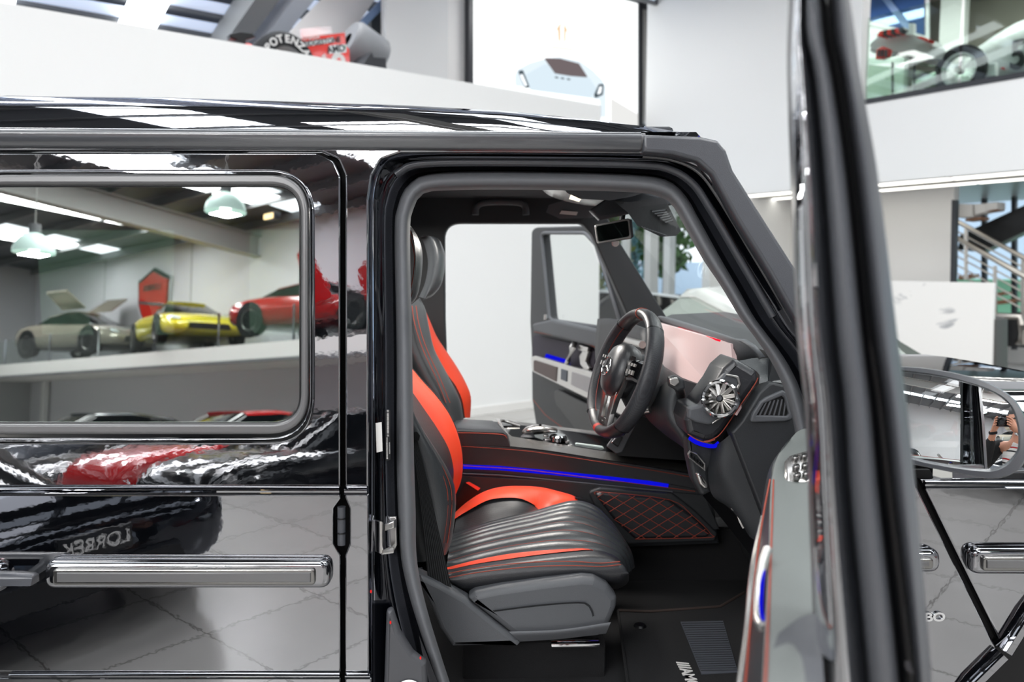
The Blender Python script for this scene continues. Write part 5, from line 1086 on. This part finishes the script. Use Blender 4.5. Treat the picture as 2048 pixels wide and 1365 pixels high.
# window on the gallery pier, balustrade
GW = FA(AR+3.1)
pxplate('window_2', [(1712, -60), (1858, -60), (1858, 82), (1848, 76), (1716, 44)], GW, .04, m_white, None, .004); tag(bpy.data.objects['window_2'], kind='structure')
pxplate('window_3', [(1720, -55), (1848, -55), (1848, 70), (1720, 36)], GW, .02, paint('blue_reflecting_glass', '#3e5f95', '#9fb4d8', .2, .05, 0), None, .001, .03); tag(bpy.data.objects['window_3'], kind='structure')
pxplate('trim_4', [(1750, -20), (1766, -20), (1830, 62), (1812, 62)], GW, .02, M('steel_blue_beam', '#6f8db8', .5), None, .002, .05); tag(bpy.data.objects['trim_4'], kind='structure')
for i, (b0, b1) in enumerate(((4.9, 6.15), (2.6, 4.86), (-2, 2.56))):
    slab('window_%d' % (4+i), AR+.06, AR+.075, b0, b1, 4.02, 5.15, m_balus)
slab('trim_5', AR+3.15, AR+3.3, 6.2, 6.6, 3.95, 7.4, m_wall)
# ---- glazed corner with planting beyond
FO = FB(10.0)
slab('window_7', 6.95, 10.4, 10.02, 10.04, 0, 2.86, m_pane)
for i, (x0, x1) in enumerate(((1296, 1312), (1250, 1256))):
    a0, a1 = PB(x0, 560, 9.95).dot(E1), PB(x1, 560, 9.95).dot(E1); slab('trim_%d' % (6+i), a0, a1, 9.9, 10.05, 0, 2.86, m_wall2)
slab('wall_corner', PB(1346, 560, 9.9).dot(E1), 11.2, 9.85, 10.0, 0, 2.86, m_wall)
m_leaf = [M('leaf_green', '#5f8f4a', .6), M('leaf_bluegreen', '#6d9aa0', .6), M('leaf_olive', '#8a9a45', .6)]
def tree(label, c, h, r, mat, seed):
    rn = random.Random(seed); t = T('tree', label, 'tree', c)
    tube('trunk', [Vector(c), Vector(c) + UPV*h*.5, Vector(c) + Vector((.1, 0, h*.9))], .07, M('bark', '#5a4a3c', .9), t, 8)
    for k in range(3): tube('branch', [Vector(c) + UPV*h*(.35+.15*k), Vector(c) + Vector((rn.uniform(-1, 1)*r, rn.uniform(-1, 1)*r, h*(.6+.12*k)))], .03, M('bark', '#5a4a3c', .9), t, 6)
    bm = bmesh.new()
    for k in range(900):
        d = Vector((rn.gauss(0, 1), rn.gauss(0, 1), rn.gauss(0, 1))).normalized()*r*rn.random()**.4; p = Vector(c) + UPV*h*.62 + Vector((d.x, d.y, d.z*1.5))
        n = Vector((rn.gauss(0, 1), rn.gauss(0, 1), rn.gauss(0, 1))).normalized(); q = n.orthogonal().normalized(); w = n.cross(q); s = rn.uniform(.08, .17)
        bm.faces.new([bm.verts.new(p + q*s*x + w*s*.45*y + n*.02*abs(y)) for x, y in ((-1, 0), (0, 1), (1, 0), (0, -1))])
    frombm('foliage', bm, mat, t, None, 0, False)
g_ = lambda px, b: (PB(px, 600, b).x, PB(px, 600, b).y, 0)
tree('tall green tree outside the glazed corner, nearest the white column', g_(1330, 12.6), 4.0, .7, m_leaf[0], 1)
tree('blue-green tree outside the glass seen under the inner mirror', g_(1270, 16.5), 4.4, 1.0, m_leaf[1], 2)
tree('tree outside glimpsed through the open passenger door window', g_(1195, 13.0), 3.4, .8, m_leaf[2], 3)
slab('ground_outside', 0, 40, 16, 45, -.3, -.05, M('pavement', '#9a9a96', .8))
slab('exterior_building', 4, 26, 19, 20, 0, 1.9, M('far_blue_facade', '#b4c6da', .6))
box('planter', g_(1328, 11.2)[:2] + (.55,), (1.2, .5, 1.1), M('dark_planter', '#4a3b36', .7), None, RMAT, .02); tag(bpy.data.objects['planter'], 'dark brown planter box outside the glazed corner', 'planter')
# ---- marble-fronted counter
ct = FA(9.2); cb_ = ct.at(1890, 700)
cnt = T('reception_counter', 'white marble fronted counter with dark plinth edge beside the stairs', 'counter', (cb_.x, cb_.y, 0))
mm = M('white_marble', '#f3f1ee', .25); nt = mm.node_tree
nz = nt.nodes.new('ShaderNodeTexNoise'); nz.inputs['Scale'].default_value = 1.6; nz.inputs['Detail'].default_value = 8; nz.inputs['Distortion'].default_value = 1.6
cr = nt.nodes.new('ShaderNodeValToRGB'); cr.color_ramp.elements[0].position = .36; cr.color_ramp.elements[0].color = srgb('#adaeb1'); cr.color_ramp.elements[1].position = .415; cr.color_ramp.elements[1].color = srgb('#f3f1ee')
tcn = nt.nodes.new('ShaderNodeTexCoord'); nt.links.new(tcn.outputs['Object'], nz.inputs['Vector']); nt.links.new(nz.outputs[0], cr.inputs[0]); nt.links.new(cr.outputs[0], nt.nodes['Principled BSDF'].inputs['Base Color'])
pxplate('marble_front', [(1700, 561), (1988, 566), (1984, 739), (1700, 710)], ct, .05, mm, cnt, .003, .03)
pxplate('dark_frame', [(1700, 563), (1992, 640), (1992, 748), (1700, 718)], ct, .30, M('graphite_frame', '#4c4b49', .5), cnt, .004)
bot = ct.at(1850, 735).z
box('pedestal', (ct.at(1850, 735) + E1*.35).to_tuple()[:2] + (bot/2,), (.5, 1.3, bot), m_wall2, cnt, RMAT, .01)
# ---- staircase behind the counter
FSx = FA(12.9); sb = FSx.at(1990, 690)
stc = T('staircase', 'black and steel staircase with tubular handrails behind the marble counter', 'staircase', (sb.x, sb.y, 0))
def rail(nm, pts, r, off=0.2): return tube(nm, [FSx.at(x, y, off) for x, y in pts], r, m_steelrail, stc, 8)
rail('handrail', [(1900, 436), (1912, 442), (2048, 516), (2120, 556)], .035); rail('handrail', [(1900, 468), (1912, 475), (2048, 553), (2120, 594)], .04)
for d in (16, 27, 52, 66, 84, 100): rail('rail', [(1905, 442+d), (2120, 556+d+3)], .012)
for x, y0, y1 in ((1932, 452, 560), (1990, 532, 700), (2046, 516, 690)): rail('baluster_post', [(x, y0), (x, y1)], .028)
rail('handrail', [(1985, 632), (2040, 634, ), (2044, 650), (2038, 690)], .05, .4)
pxplate('upper_stringer', [(1915, 500), (1920, 470), (2060, 405), (2120, 395), (2120, 430), (1960, 505)], FSx, .3, m_black, stc, .01, -.4)
pxplate('lower_stringer', [(1985, 640), (2120, 600), (2120, 700), (1985, 692)], FSx, .3, m_black, stc, .01, -.1)
for q in ([(1914, 408), (1945, 408), (1945, 434), (1914, 436)], [(1947, 408), (1972, 407), (1972, 424), (1950, 430)], [(1972, 406), (1994, 404), (1994, 418), (1972, 422)]):
    pxplate('upper_tread', q, FSx, .3, m_wall2, stc, .01, .1)
for q in ([(1930, 438), (1962, 434), (1962, 439), (1930, 443)], [(1966, 420), (1992, 416), (1992, 421), (1966, 425)], [(1916, 552), (1942, 548), (1942, 556), (1916, 560)], [(1990, 602), (2032, 598), (2032, 604), (1990, 610)], [(1988, 586), (2008, 584), (2008, 590), (1988, 592)], [(2020, 630), (2060, 628), (2060, 634), (2020, 636)]):
    pxplate('wooden_tread', q, FSx, .3, M('tread_wood', '#9a7156', .5), stc, .006, .05)
pxplate('stair_opening_frame', [(1903, 400), (1912, 400), (1905, 720), (1897, 720)], FSx, .1, m_dark, stc, .004, .9)
pxplate('wall_stair_rear', [(1880, 660), (2160, 660), (2160, 790), (1880, 790)], FA(15.5), .1, m_wall2, None, .002); tag(bpy.data.objects['wall_stair_rear'], kind='structure')
for x in (2022, 1962): pxplate('trim_8' if x > 2000 else 'trim_9', [(x, 380), (x+9, 380), (x+9, 700), (x, 700)], FA(15.2), .1, m_dark, None, .004); tag(bpy.data.objects['trim_8' if x > 2000 else 'trim_9'], kind='structure')
slab('exterior_shed', 19, 21, -6, 9, -.2, 1.4, M('far_green_hoarding', '#86c3a0', .7))
slab('exterior_facade', 24, 26, -12, 12, 0, 3.6, M('far_pale_blue_facade', '#c4d5e8', .7))
# ================================================================== the rest of the hall, behind the camera, met in the reflections
dk = bmesh.new()
v = [dk.verts.new(RM(a, b, z)) for a in (AL, 9.5) for b, z in ((-7.9, 2.50), (-7.9, 2.82), (-10.4, 3.12), (-10.4, 2.50))]
for f in ((0, 1, 5, 4), (1, 2, 6, 5), (3, 0, 4, 7)): dk.faces.new([v[i] for i in f])
d_o = frombm('floor_deck', dk, m_wall2, None, None, 0); tag(d_o, kind='structure')
d_o.data.materials.append(m_deck)
for p in d_o.data.polygons:
    if abs(p.normal.z) > .5 and p.center.z > 2.8: p.material_index = 1
slab('trim_20', AL, 9.5, -8.0, -7.88, 2.44, 2.5, m_mid)
for i, a in enumerate((-25, -22.6, -20.1, -17.7, -15.3, -12.9, -10.5, -8.1, -5.7)):
    o = tube('trim_%d' % (21+i), [RM(a, -7.95, 2.75), RM(a, -7.95, 3.55)], .028, m_chrome, None, 8); tag(o, kind='structure')
slab('window_30', -25.5, 9.5, -7.96, -7.94, 2.82, 3.5, glass('deck_glass', '#f4f8f6', .02))
slab('trim_31', -25.2, -25.0, -10.35, -10.2, 0, 2.5, m_wall)
for i, a in enumerate((-22, -17.6, -13.2, -8.8, -4.4)): slab('trim_%d' % (40+i), a-.02, a+.02, -10.4, -10.385, 3.1, 6.2, m_greyw)
def A(h): return RANG + math.radians(h)
def deckpos(a, b=-9.15): return RM(a, b, 3.0)
gw, mg = car('gullwing_coupe', 'silver vintage coupe with raised gullwing doors on the display deck', deckpos(-20.6), math.radians(28), m_silverpaint, SPORT, 4.3, 1.75, 1.1, .36)
for s in (-1, 1):
    loft('raised_door', [[mg @ Vector((x, s*y, z)) for x, y, z in ((-.5, .4, 1.32), (.5, .4, 1.32), (.45, .95, 1.72), (-.4, .95, 1.72))], [mg @ Vector((x, s*y, z)) for x, y, z in ((-.5, .4, 1.36), (.5, .4, 1.36), (.45, .93, 1.77), (-.4, .93, 1.77))]], m_silverpaint, gw)
yc, my = car('wedge_supercar', 'yellow wedge-shaped supercar facing forward on the display deck', deckpos(-15.9), math.radians(56), m_yellow, SPORT, 4.3, 1.95, 1.0, .33)
for i, (a, lab) in enumerate(((-10.7, 'red supercar with raised scissor doors beside the yellow one on the deck'), (-4.9, 'red supercar with raised scissor doors at the far end of the deck'))):
    rc_, mr_ = car('scissor_door_supercar', lab, deckpos(a), math.radians(30), m_redpaint, SPORT, 4.6, 2.0, 1.0, .34)
    for s in (-1, 1):
        loft('raised_door', [[mr_ @ Vector((x, s*(.93+d), z)) for x, z in ((.9, .6), (.5, 1.2), (.1, 1.75), (-.1, 1.6), (.05, 1.15), (.35, .55))] for d in (0, .06)], m_redpaint, rc_)
# shield sign on the wall over the deck
WF = Fr(RM(0, BF), -E1, UPV)
sg = T('shield_sign', 'red shield-shaped wall sign with silver border above the display deck', 'sign', RM(-19.25, BF, 4.65))
def wuv(a, z): return (-a, z)
def shield(k): return [wuv(-19.25 - x*k*.8, 4.65 + y*k*.95) for x, y in ((-.75, .72), (0, 1.0), (.75, .72), (1.0, .66), (.95, -.1), (.62, -.62), (0, -1.02), (-.62, -.62), (-.95, -.1), (-1.0, .66))]
plate('border', [shield(1.0)], WF, .08, m_chrome, sg, .01, .09)
plate('red_field', [shield(.86)], WF, .06, M('sign_red', '#c0281c', .3), sg, .008, .13)
plate('silver_band', [[wuv(-19.25+.6, 4.42), wuv(-19.25-.6, 4.58), wuv(-19.25-.6, 4.66), wuv(-19.25+.6, 4.50)]], WF, .03, m_chrome, sg, .004, .15)
text('sign_lettering', 'LORBEK', basis(RM(-19.25, BF+.15, 5.0), -E1, E2), .24, m_chrome, sg, .01)
# pendant lamps
m_shade = M('opal_shade', '#dff3ee', .25, emit=('#d8fff2', .35))
def pendant(label, a, b, z, r=.28):
    p = RM(a, b, z); t = T('pendant_lamp', label, 'lamp', p, 0, 'bell-shaped pendant lamps hanging from the roof')
    mw = Matrix.Translation(p)
    lathe('lamp_shade', [(r, 0), (r*.99, .05), (r*.9, .13), (r*.66, .22), (r*.3, .28), (.05, .30)], mw, m_shade, t, 30)
    lathe('lamp_cap', [(.06, .28), (.08, .30), (.08, .42), (.0, .44)], mw, m_mid, t, 18)
    lathe('bulb', [(0, -.02), (.06, 0), (.08, .06), (.05, .14), (0, .2)], mw, emis('bulb_glow', '#fbfff8', 6), t, 16)
    tube('cable', [p + UPV*.43, RM(a, b, ceil_z(b))], .012, m_steel, t, 6)
    lamp('pendant_light', p - UPV*.03, .3, .3, 110)
pendant('bell pendant lamp hanging lower, farther along the hall over the parked cars', -10.2, -2.9, 3.70)
pendant('bell pendant lamp hanging higher, nearer the black off-roader', -7.58, -4.2, 4.18)
pendant('bell pendant lamp hanging over the aisle behind the photographer', 1.5, -5.0, 4.0)
fx = T('flood_light', 'small amber flood lamp fixed under the roof beam', 'lamp', RM(-12.9, -9.3, 5.95))
box('housing', RM(-12.9, -9.3, 5.95), (.35, .2, .16), m_dark, fx, RMAT, .01)
box('lens', RM(-12.9, -9.19, 5.93), (.3, .03, .12), emis('amber_glow', '#ffdba0', 5), fx, RMAT)
# daylight for the far half of the hall comes through its own roof lights
for a_ in (-21.2, -17.0, -12.65, -8.3): lamp('roof_light_daylight', RM(a_, -6.0, 6.2), 1.0, 6.0, 420)
# parked cars
H2 = RANG + math.pi/2
m_blk2 = M('gloss_black_paint', '#0b0c0e', .12, coat=1); m_gry = M('graphite_paint', '#3c4046', .2, metal=.4, coat=1)
for a, b, mat, st, nm, lab in ((-17.6, -5.4, m_white, SPORT, 'coupe', 'white low coupe at the end of the parked row'), (-15.2, -5.2, m_redpaint, SPORT, 'coupe', 'red low coupe parked between the white and graphite cars'),
     (-12.9, -5.3, m_gry, SEDAN, 'saloon', 'graphite saloon parked in the row under the deck'), (-10.5, -5.0, m_blk2, SPORT, 'coupe', 'black low coupe parked beside the red hatch-roofed car'),
     (-8.3, -5.0, m_redpaint, SEDAN, 'saloon', 'red saloon parked next to the black one'), (-5.9, -4.6, m_blk2, SEDAN, 'saloon', 'black saloon nearest the photographer in the parked row'),
     (-3.2, -5.2, m_gry, SPORT, 'coupe', 'graphite low coupe parked behind the photographer'), (2.0, -6.5, m_white, SEDAN, 'saloon', 'white saloon parked far behind the photographer'), (5.0, -6.5, m_redpaint, SPORT, 'coupe', 'red low coupe parked beside the far white saloon')):
    car(nm, lab, RM(a, b), H2, mat, st, 4.5, 1.85, 1.0)
lb, ml = car('coupe_saloon', 'black car with a LORBEK plate parked nose-in behind the off-roader', RM(-3.85, .85), RANG, m_blackcar, SEDAN, 4.7, 1.85, .92, .34)
npl = box('number_plate', ml @ Vector((.512*4.7+.01, 0, .50)), (.02, .32, .105), m_black, lb, rotz(RANG), .004)
text('plate_lettering', 'LORBEK', basis(ml @ Vector((.512*4.7+.022, 0, .50)), E2, E1), .08, m_sticker, npl, .001, .001)

# ================================================================== the photographer, met in the door mirror
def skinned(name, V, Ed, mat, par, sub=1, root=0):
    """V: (x, y, z, r) joints; Ed: edges -> one continuous skinned surface"""
    me = bpy.data.meshes.new('tmp'); me.from_pydata([v[:3] for v in V], Ed, []); ob = bpy.data.objects.new('tmp', me); COL.objects.link(ob)
    md = ob.modifiers.new('k', 'SKIN'); md.use_smooth_shade = True; md.branch_smoothing = .4
    for i, v in enumerate(V):
        r = v[3]; me.skin_vertices[0].data[i].radius = r if isinstance(r, tuple) else (r, r); me.skin_vertices[0].data[i].use_root = (i == root)
    s = ob.modifiers.new('s', 'SUBSURF'); s.levels = s.render_levels = sub
    out = bpy.data.meshes.new_from_object(ob.evaluated_get(bpy.context.evaluated_depsgraph_get()))
    bpy.data.objects.remove(ob)
    return fin(name, out, mat, par, None, 80)
m_skin = M('skin', '#c98f74', .55); m_hair = M('black_hair', '#0d0c0e', .6)
m_top = M('patterned_top', '#e6e2df', .8); nt = m_top.node_tree
tcn = nt.nodes.new('ShaderNodeTexCoord'); sx_ = nt.nodes.new('ShaderNodeSeparateXYZ'); wv = nt.nodes.new('ShaderNodeMath'); wv.operation = 'MULTIPLY'; wv.inputs[1].default_value = 9
fr2 = nt.nodes.new('ShaderNodeMath'); fr2.operation = 'FRACT'; cr = nt.nodes.new('ShaderNodeValToRGB'); cr.color_ramp.interpolation = 'CONSTANT'
for p_, c_ in ((.0, '#e6e2df'), (.30, '#17181c'), (.42, '#e6e2df'), (.62, '#b3242a'), (.74, '#d9d6d4')):
    e = cr.color_ramp.elements.new(p_) if p_ else cr.color_ramp.elements[0]; e.color = srgb(c_)
nt.links.new(tcn.outputs['Object'], sx_.inputs[0]); nt.links.new(sx_.outputs['Z'], wv.inputs[0]); nt.links.new(wv.outputs[0], fr2.inputs[0]); nt.links.new(fr2.outputs[0], cr.inputs[0]); nt.links.new(cr.outputs[0], nt.nodes['Principled BSDF'].inputs['Base Color'])
PY = -.30
pr = empty('person', (0, PY, 0)); tag(pr, 'person in a striped top and black sleeves raising a camera to the face', 'person')
V = [(0, PY, .96, (.15, .11)), (0, PY, 1.15, (.135, .10)), (0, PY-.01, 1.36, (.16, .11)), (0, PY, 1.47, (.09, .08)), (0, PY+.01, 1.53, .055), (0, PY+.02, 1.58, .052)]
Ed = [(0, 1), (1, 2), (2, 3), (3, 4), (4, 5)]
def add(v, p): V.append(v); Ed.append((p, len(V)-1)); return len(V)-1
for s in (-1, 1):
    h = add((s*.10, PY, .88, .09), 0); k = add((s*.11, PY+.02, .50, .058), h); a = add((s*.115, PY-.02, .10, .038), k); add((s*.12, PY+.12, .045, .035), a)
    sh = add((s*.19, PY, 1.43, .062), 2); el = add((s*.27, PY+.09, 1.20, .045), sh); wr_ = add((s*.115, PY+.215, 1.53, .028), el)
    pm = add((s*.082, PY+.235, 1.585, (.034, .018)), wr_)
    for i in range(4):
        bx = s*(.092 - .018*i*.4); bz = 1.612 + .012*(1.5-i)*1.0
        f1_ = add((s*(.074), PY+.252 + .004*i, 1.642-.021*i, .0095), pm); f2_ = add((s*.060, PY+.268, 1.655-.021*i, .0085), f1_); add((s*(.036+.003*i), PY+.276, 1.660-.021*i, .0075), f2_)
    t1 = add((s*.062, PY+.215, 1.590, .011), pm); add((s*.040, PY+.215, 1.598, .009), t1)
body = skinned('body', V, Ed, m_skin, pr)
# head with nose, brow, ears
hm = Matrix.Translation((0, PY+.055, 1.665)); bm = bmesh.new()
bmesh.ops.create_uvsphere(bm, u_segments=28, v_segments=20, radius=1)
for v in bm.verts:
    x, y, z = v.co; jaw = 1 - .28*max(0, -z)**1.5
    nz_ = .16*max(0, 1-(x/.18)**2)*max(0, 1-((z+.12)/.28)**2) if y > 0 and abs(x) < .18 and abs(z+.12) < .28 else 0
    ey = -.07*math.exp(-((abs(x)-.36)**2+(z-.05)**2)/.02) if y > 0 else 0
    mo_ = .03*math.exp(-(x*x/.05+(z+.5)**2/.008)) if y > 0 else 0
    v.co = (x*.076*jaw, (y+nz_+ey+mo_)*.097, z*.118)
hd = frombm('head', bm, m_skin, pr, hm, 80)
for s in (-1, 1):
    lathe('ear', [(0, .01), (.016, .012), (.022, .004), (.018, -.006)], Matrix.Translation((s*.078, PY+.045, 1.665)) @ Matrix.Rotation(s*math.pi/2, 4, 'Y') @ Matrix.Diagonal((1.4, .8, 1, 1)), m_skin, hd, 14)
    lathe('eye', [(0, .012), (.008, .008), (.011, 0)], Matrix.Translation((s*.028, PY+.137, 1.672)) @ Matrix.Rotation(-math.pi/2, 4, 'X'), M('eye', '#2a211d', .2), hd, 12)
bm = bmesh.new(); bmesh.ops.create_uvsphere(bm, u_segments=24, v_segments=16, radius=1)
for v in bm.verts: v.co = (v.co.x*.085, v.co.y*.104-.012, v.co.z*.118+.02)
bmesh.ops.delete(bm, geom=[v for v in bm.verts if v.co.z < .03 and v.co.y > .02 or v.co.z < -.06], context='VERTS')
frombm('hair', bm, m_hair, pr, hm, 80)
skinned('striped_top', [(0, PY, .93, (.168, .125)), (0, PY, 1.15, (.15, .115)), (0, PY-.01, 1.36, (.175, .124)), (0, PY, 1.46, (.11, .09)), (0, PY, 1.50, (.072, .068))], [(0, 1), (1, 2), (2, 3), (3, 4)], m_top, pr)
m_slv = M('black_sleeve', '#0e0e11', .8)
for s in (-1, 1):
    skinned('sleeve', [(s*.13, PY, 1.43, .085), (s*.195, PY, 1.425, .078), (s*.27, PY+.09, 1.20, .06), (s*.14, PY+.195, 1.485, .042)], [(0, 1), (1, 2), (2, 3)], m_slv, pr)
    lathe('watch' if s > 0 else 'cuff', [(.034, -.012), (.037, 0), (.034, .012)], basis(Vector((s*.118, PY+.212, 1.525)), (1, 0, 0), Vector((-s*.155, .125, .33))), m_chrome if s > 0 else m_slv, pr, 20)
tr = skinned('trousers', [(0, PY, .98, (.16, .12)), (0, PY, .90, (.165, .125)), (-.10, PY, .84, .105), (-.112, PY+.02, .50, .075), (-.115, PY-.02, .09, .06), (.10, PY, .84, .105), (.112, PY+.02, .50, .075), (.115, PY-.02, .09, .06)], [(0, 1), (1, 2), (2, 3), (3, 4), (1, 5), (5, 6), (6, 7)], M('dark_trousers', '#121316', .85), pr)
tube('red_belt', [Vector((.172*math.cos(t*math.pi/12), PY+.132*math.sin(t*math.pi/12), .97)) for t in range(24)], .02, M('red_waistband', '#b0242a', .7), pr, 8, True)
for s in (-1, 1):
    loft('shoe', [[Vector((s*.12 + x*w, PY + y, z)) for x, z in ((-1, 0), (1, 0), (1, h*.6), (.5, h), (-.5, h), (-1, h*.6))] for y, w, h in ((-.08, .03, .06), (-.05, .042, .09), (.04, .045, .09), (.13, .048, .06), (.19, .03, .035))], m_black, pr, True, 50, 1)
cmr = empty('photo_camera', (0, -.06, CZ)); tag(cmr, 'black camera held up to the face by the photographer', 'camera')
box('camera_body', (0, -.065, CZ), (.13, .045, .085), m_black, cmr, None, .008)
box('prism_housing', (0, -.065, CZ+.052), (.05, .045, .03), m_black, cmr, None, .008)
lathe('lens', [(.036, 0), (.038, .02), (.034, .030), (.026, .030), (.024, .022), (0, .020)], basis((0, -.046, CZ), (1, 0, 0), (0, 1, 0)), m_black, cmr, 30)
# ================================================================== keep every thing at thing > part > sub-part
def chain(o):
    c = [o]
    while c[-1].parent: c.append(c[-1].parent)
    return c[::-1]
for o in list(COL.objects):
    c = chain(o)
    if len(c) > 3:
        o.parent = c[1]; o.matrix_parent_inverse = WM[c[1].name].inverted()
for nm, lab in (('ambient_strip', 'glowing blue ambient light strip'), ('far_bolster', 'orange-red leather bolster'), ('cushion_far_bolster', 'orange-red leather bolster of the seat cushion'),
                ('cushion_red_stripe', 'thin orange-red leather stripe'), ('wide_display', 'switched-off wide display with a painted pinkish reflection'), ('pillar_cover', 'matte dark grey pillar cover'), ('white_sticker', 'blank white sticker'),
                ('quilted_panel', 'black quilted leather with red diamond stitching'), ('striker_plate', 'bare metal door striker'), ('release_button', 'red buckle release button')):
    for o in COL.objects:
        if o.name.split('.')[0] == nm: o['label'] = lab
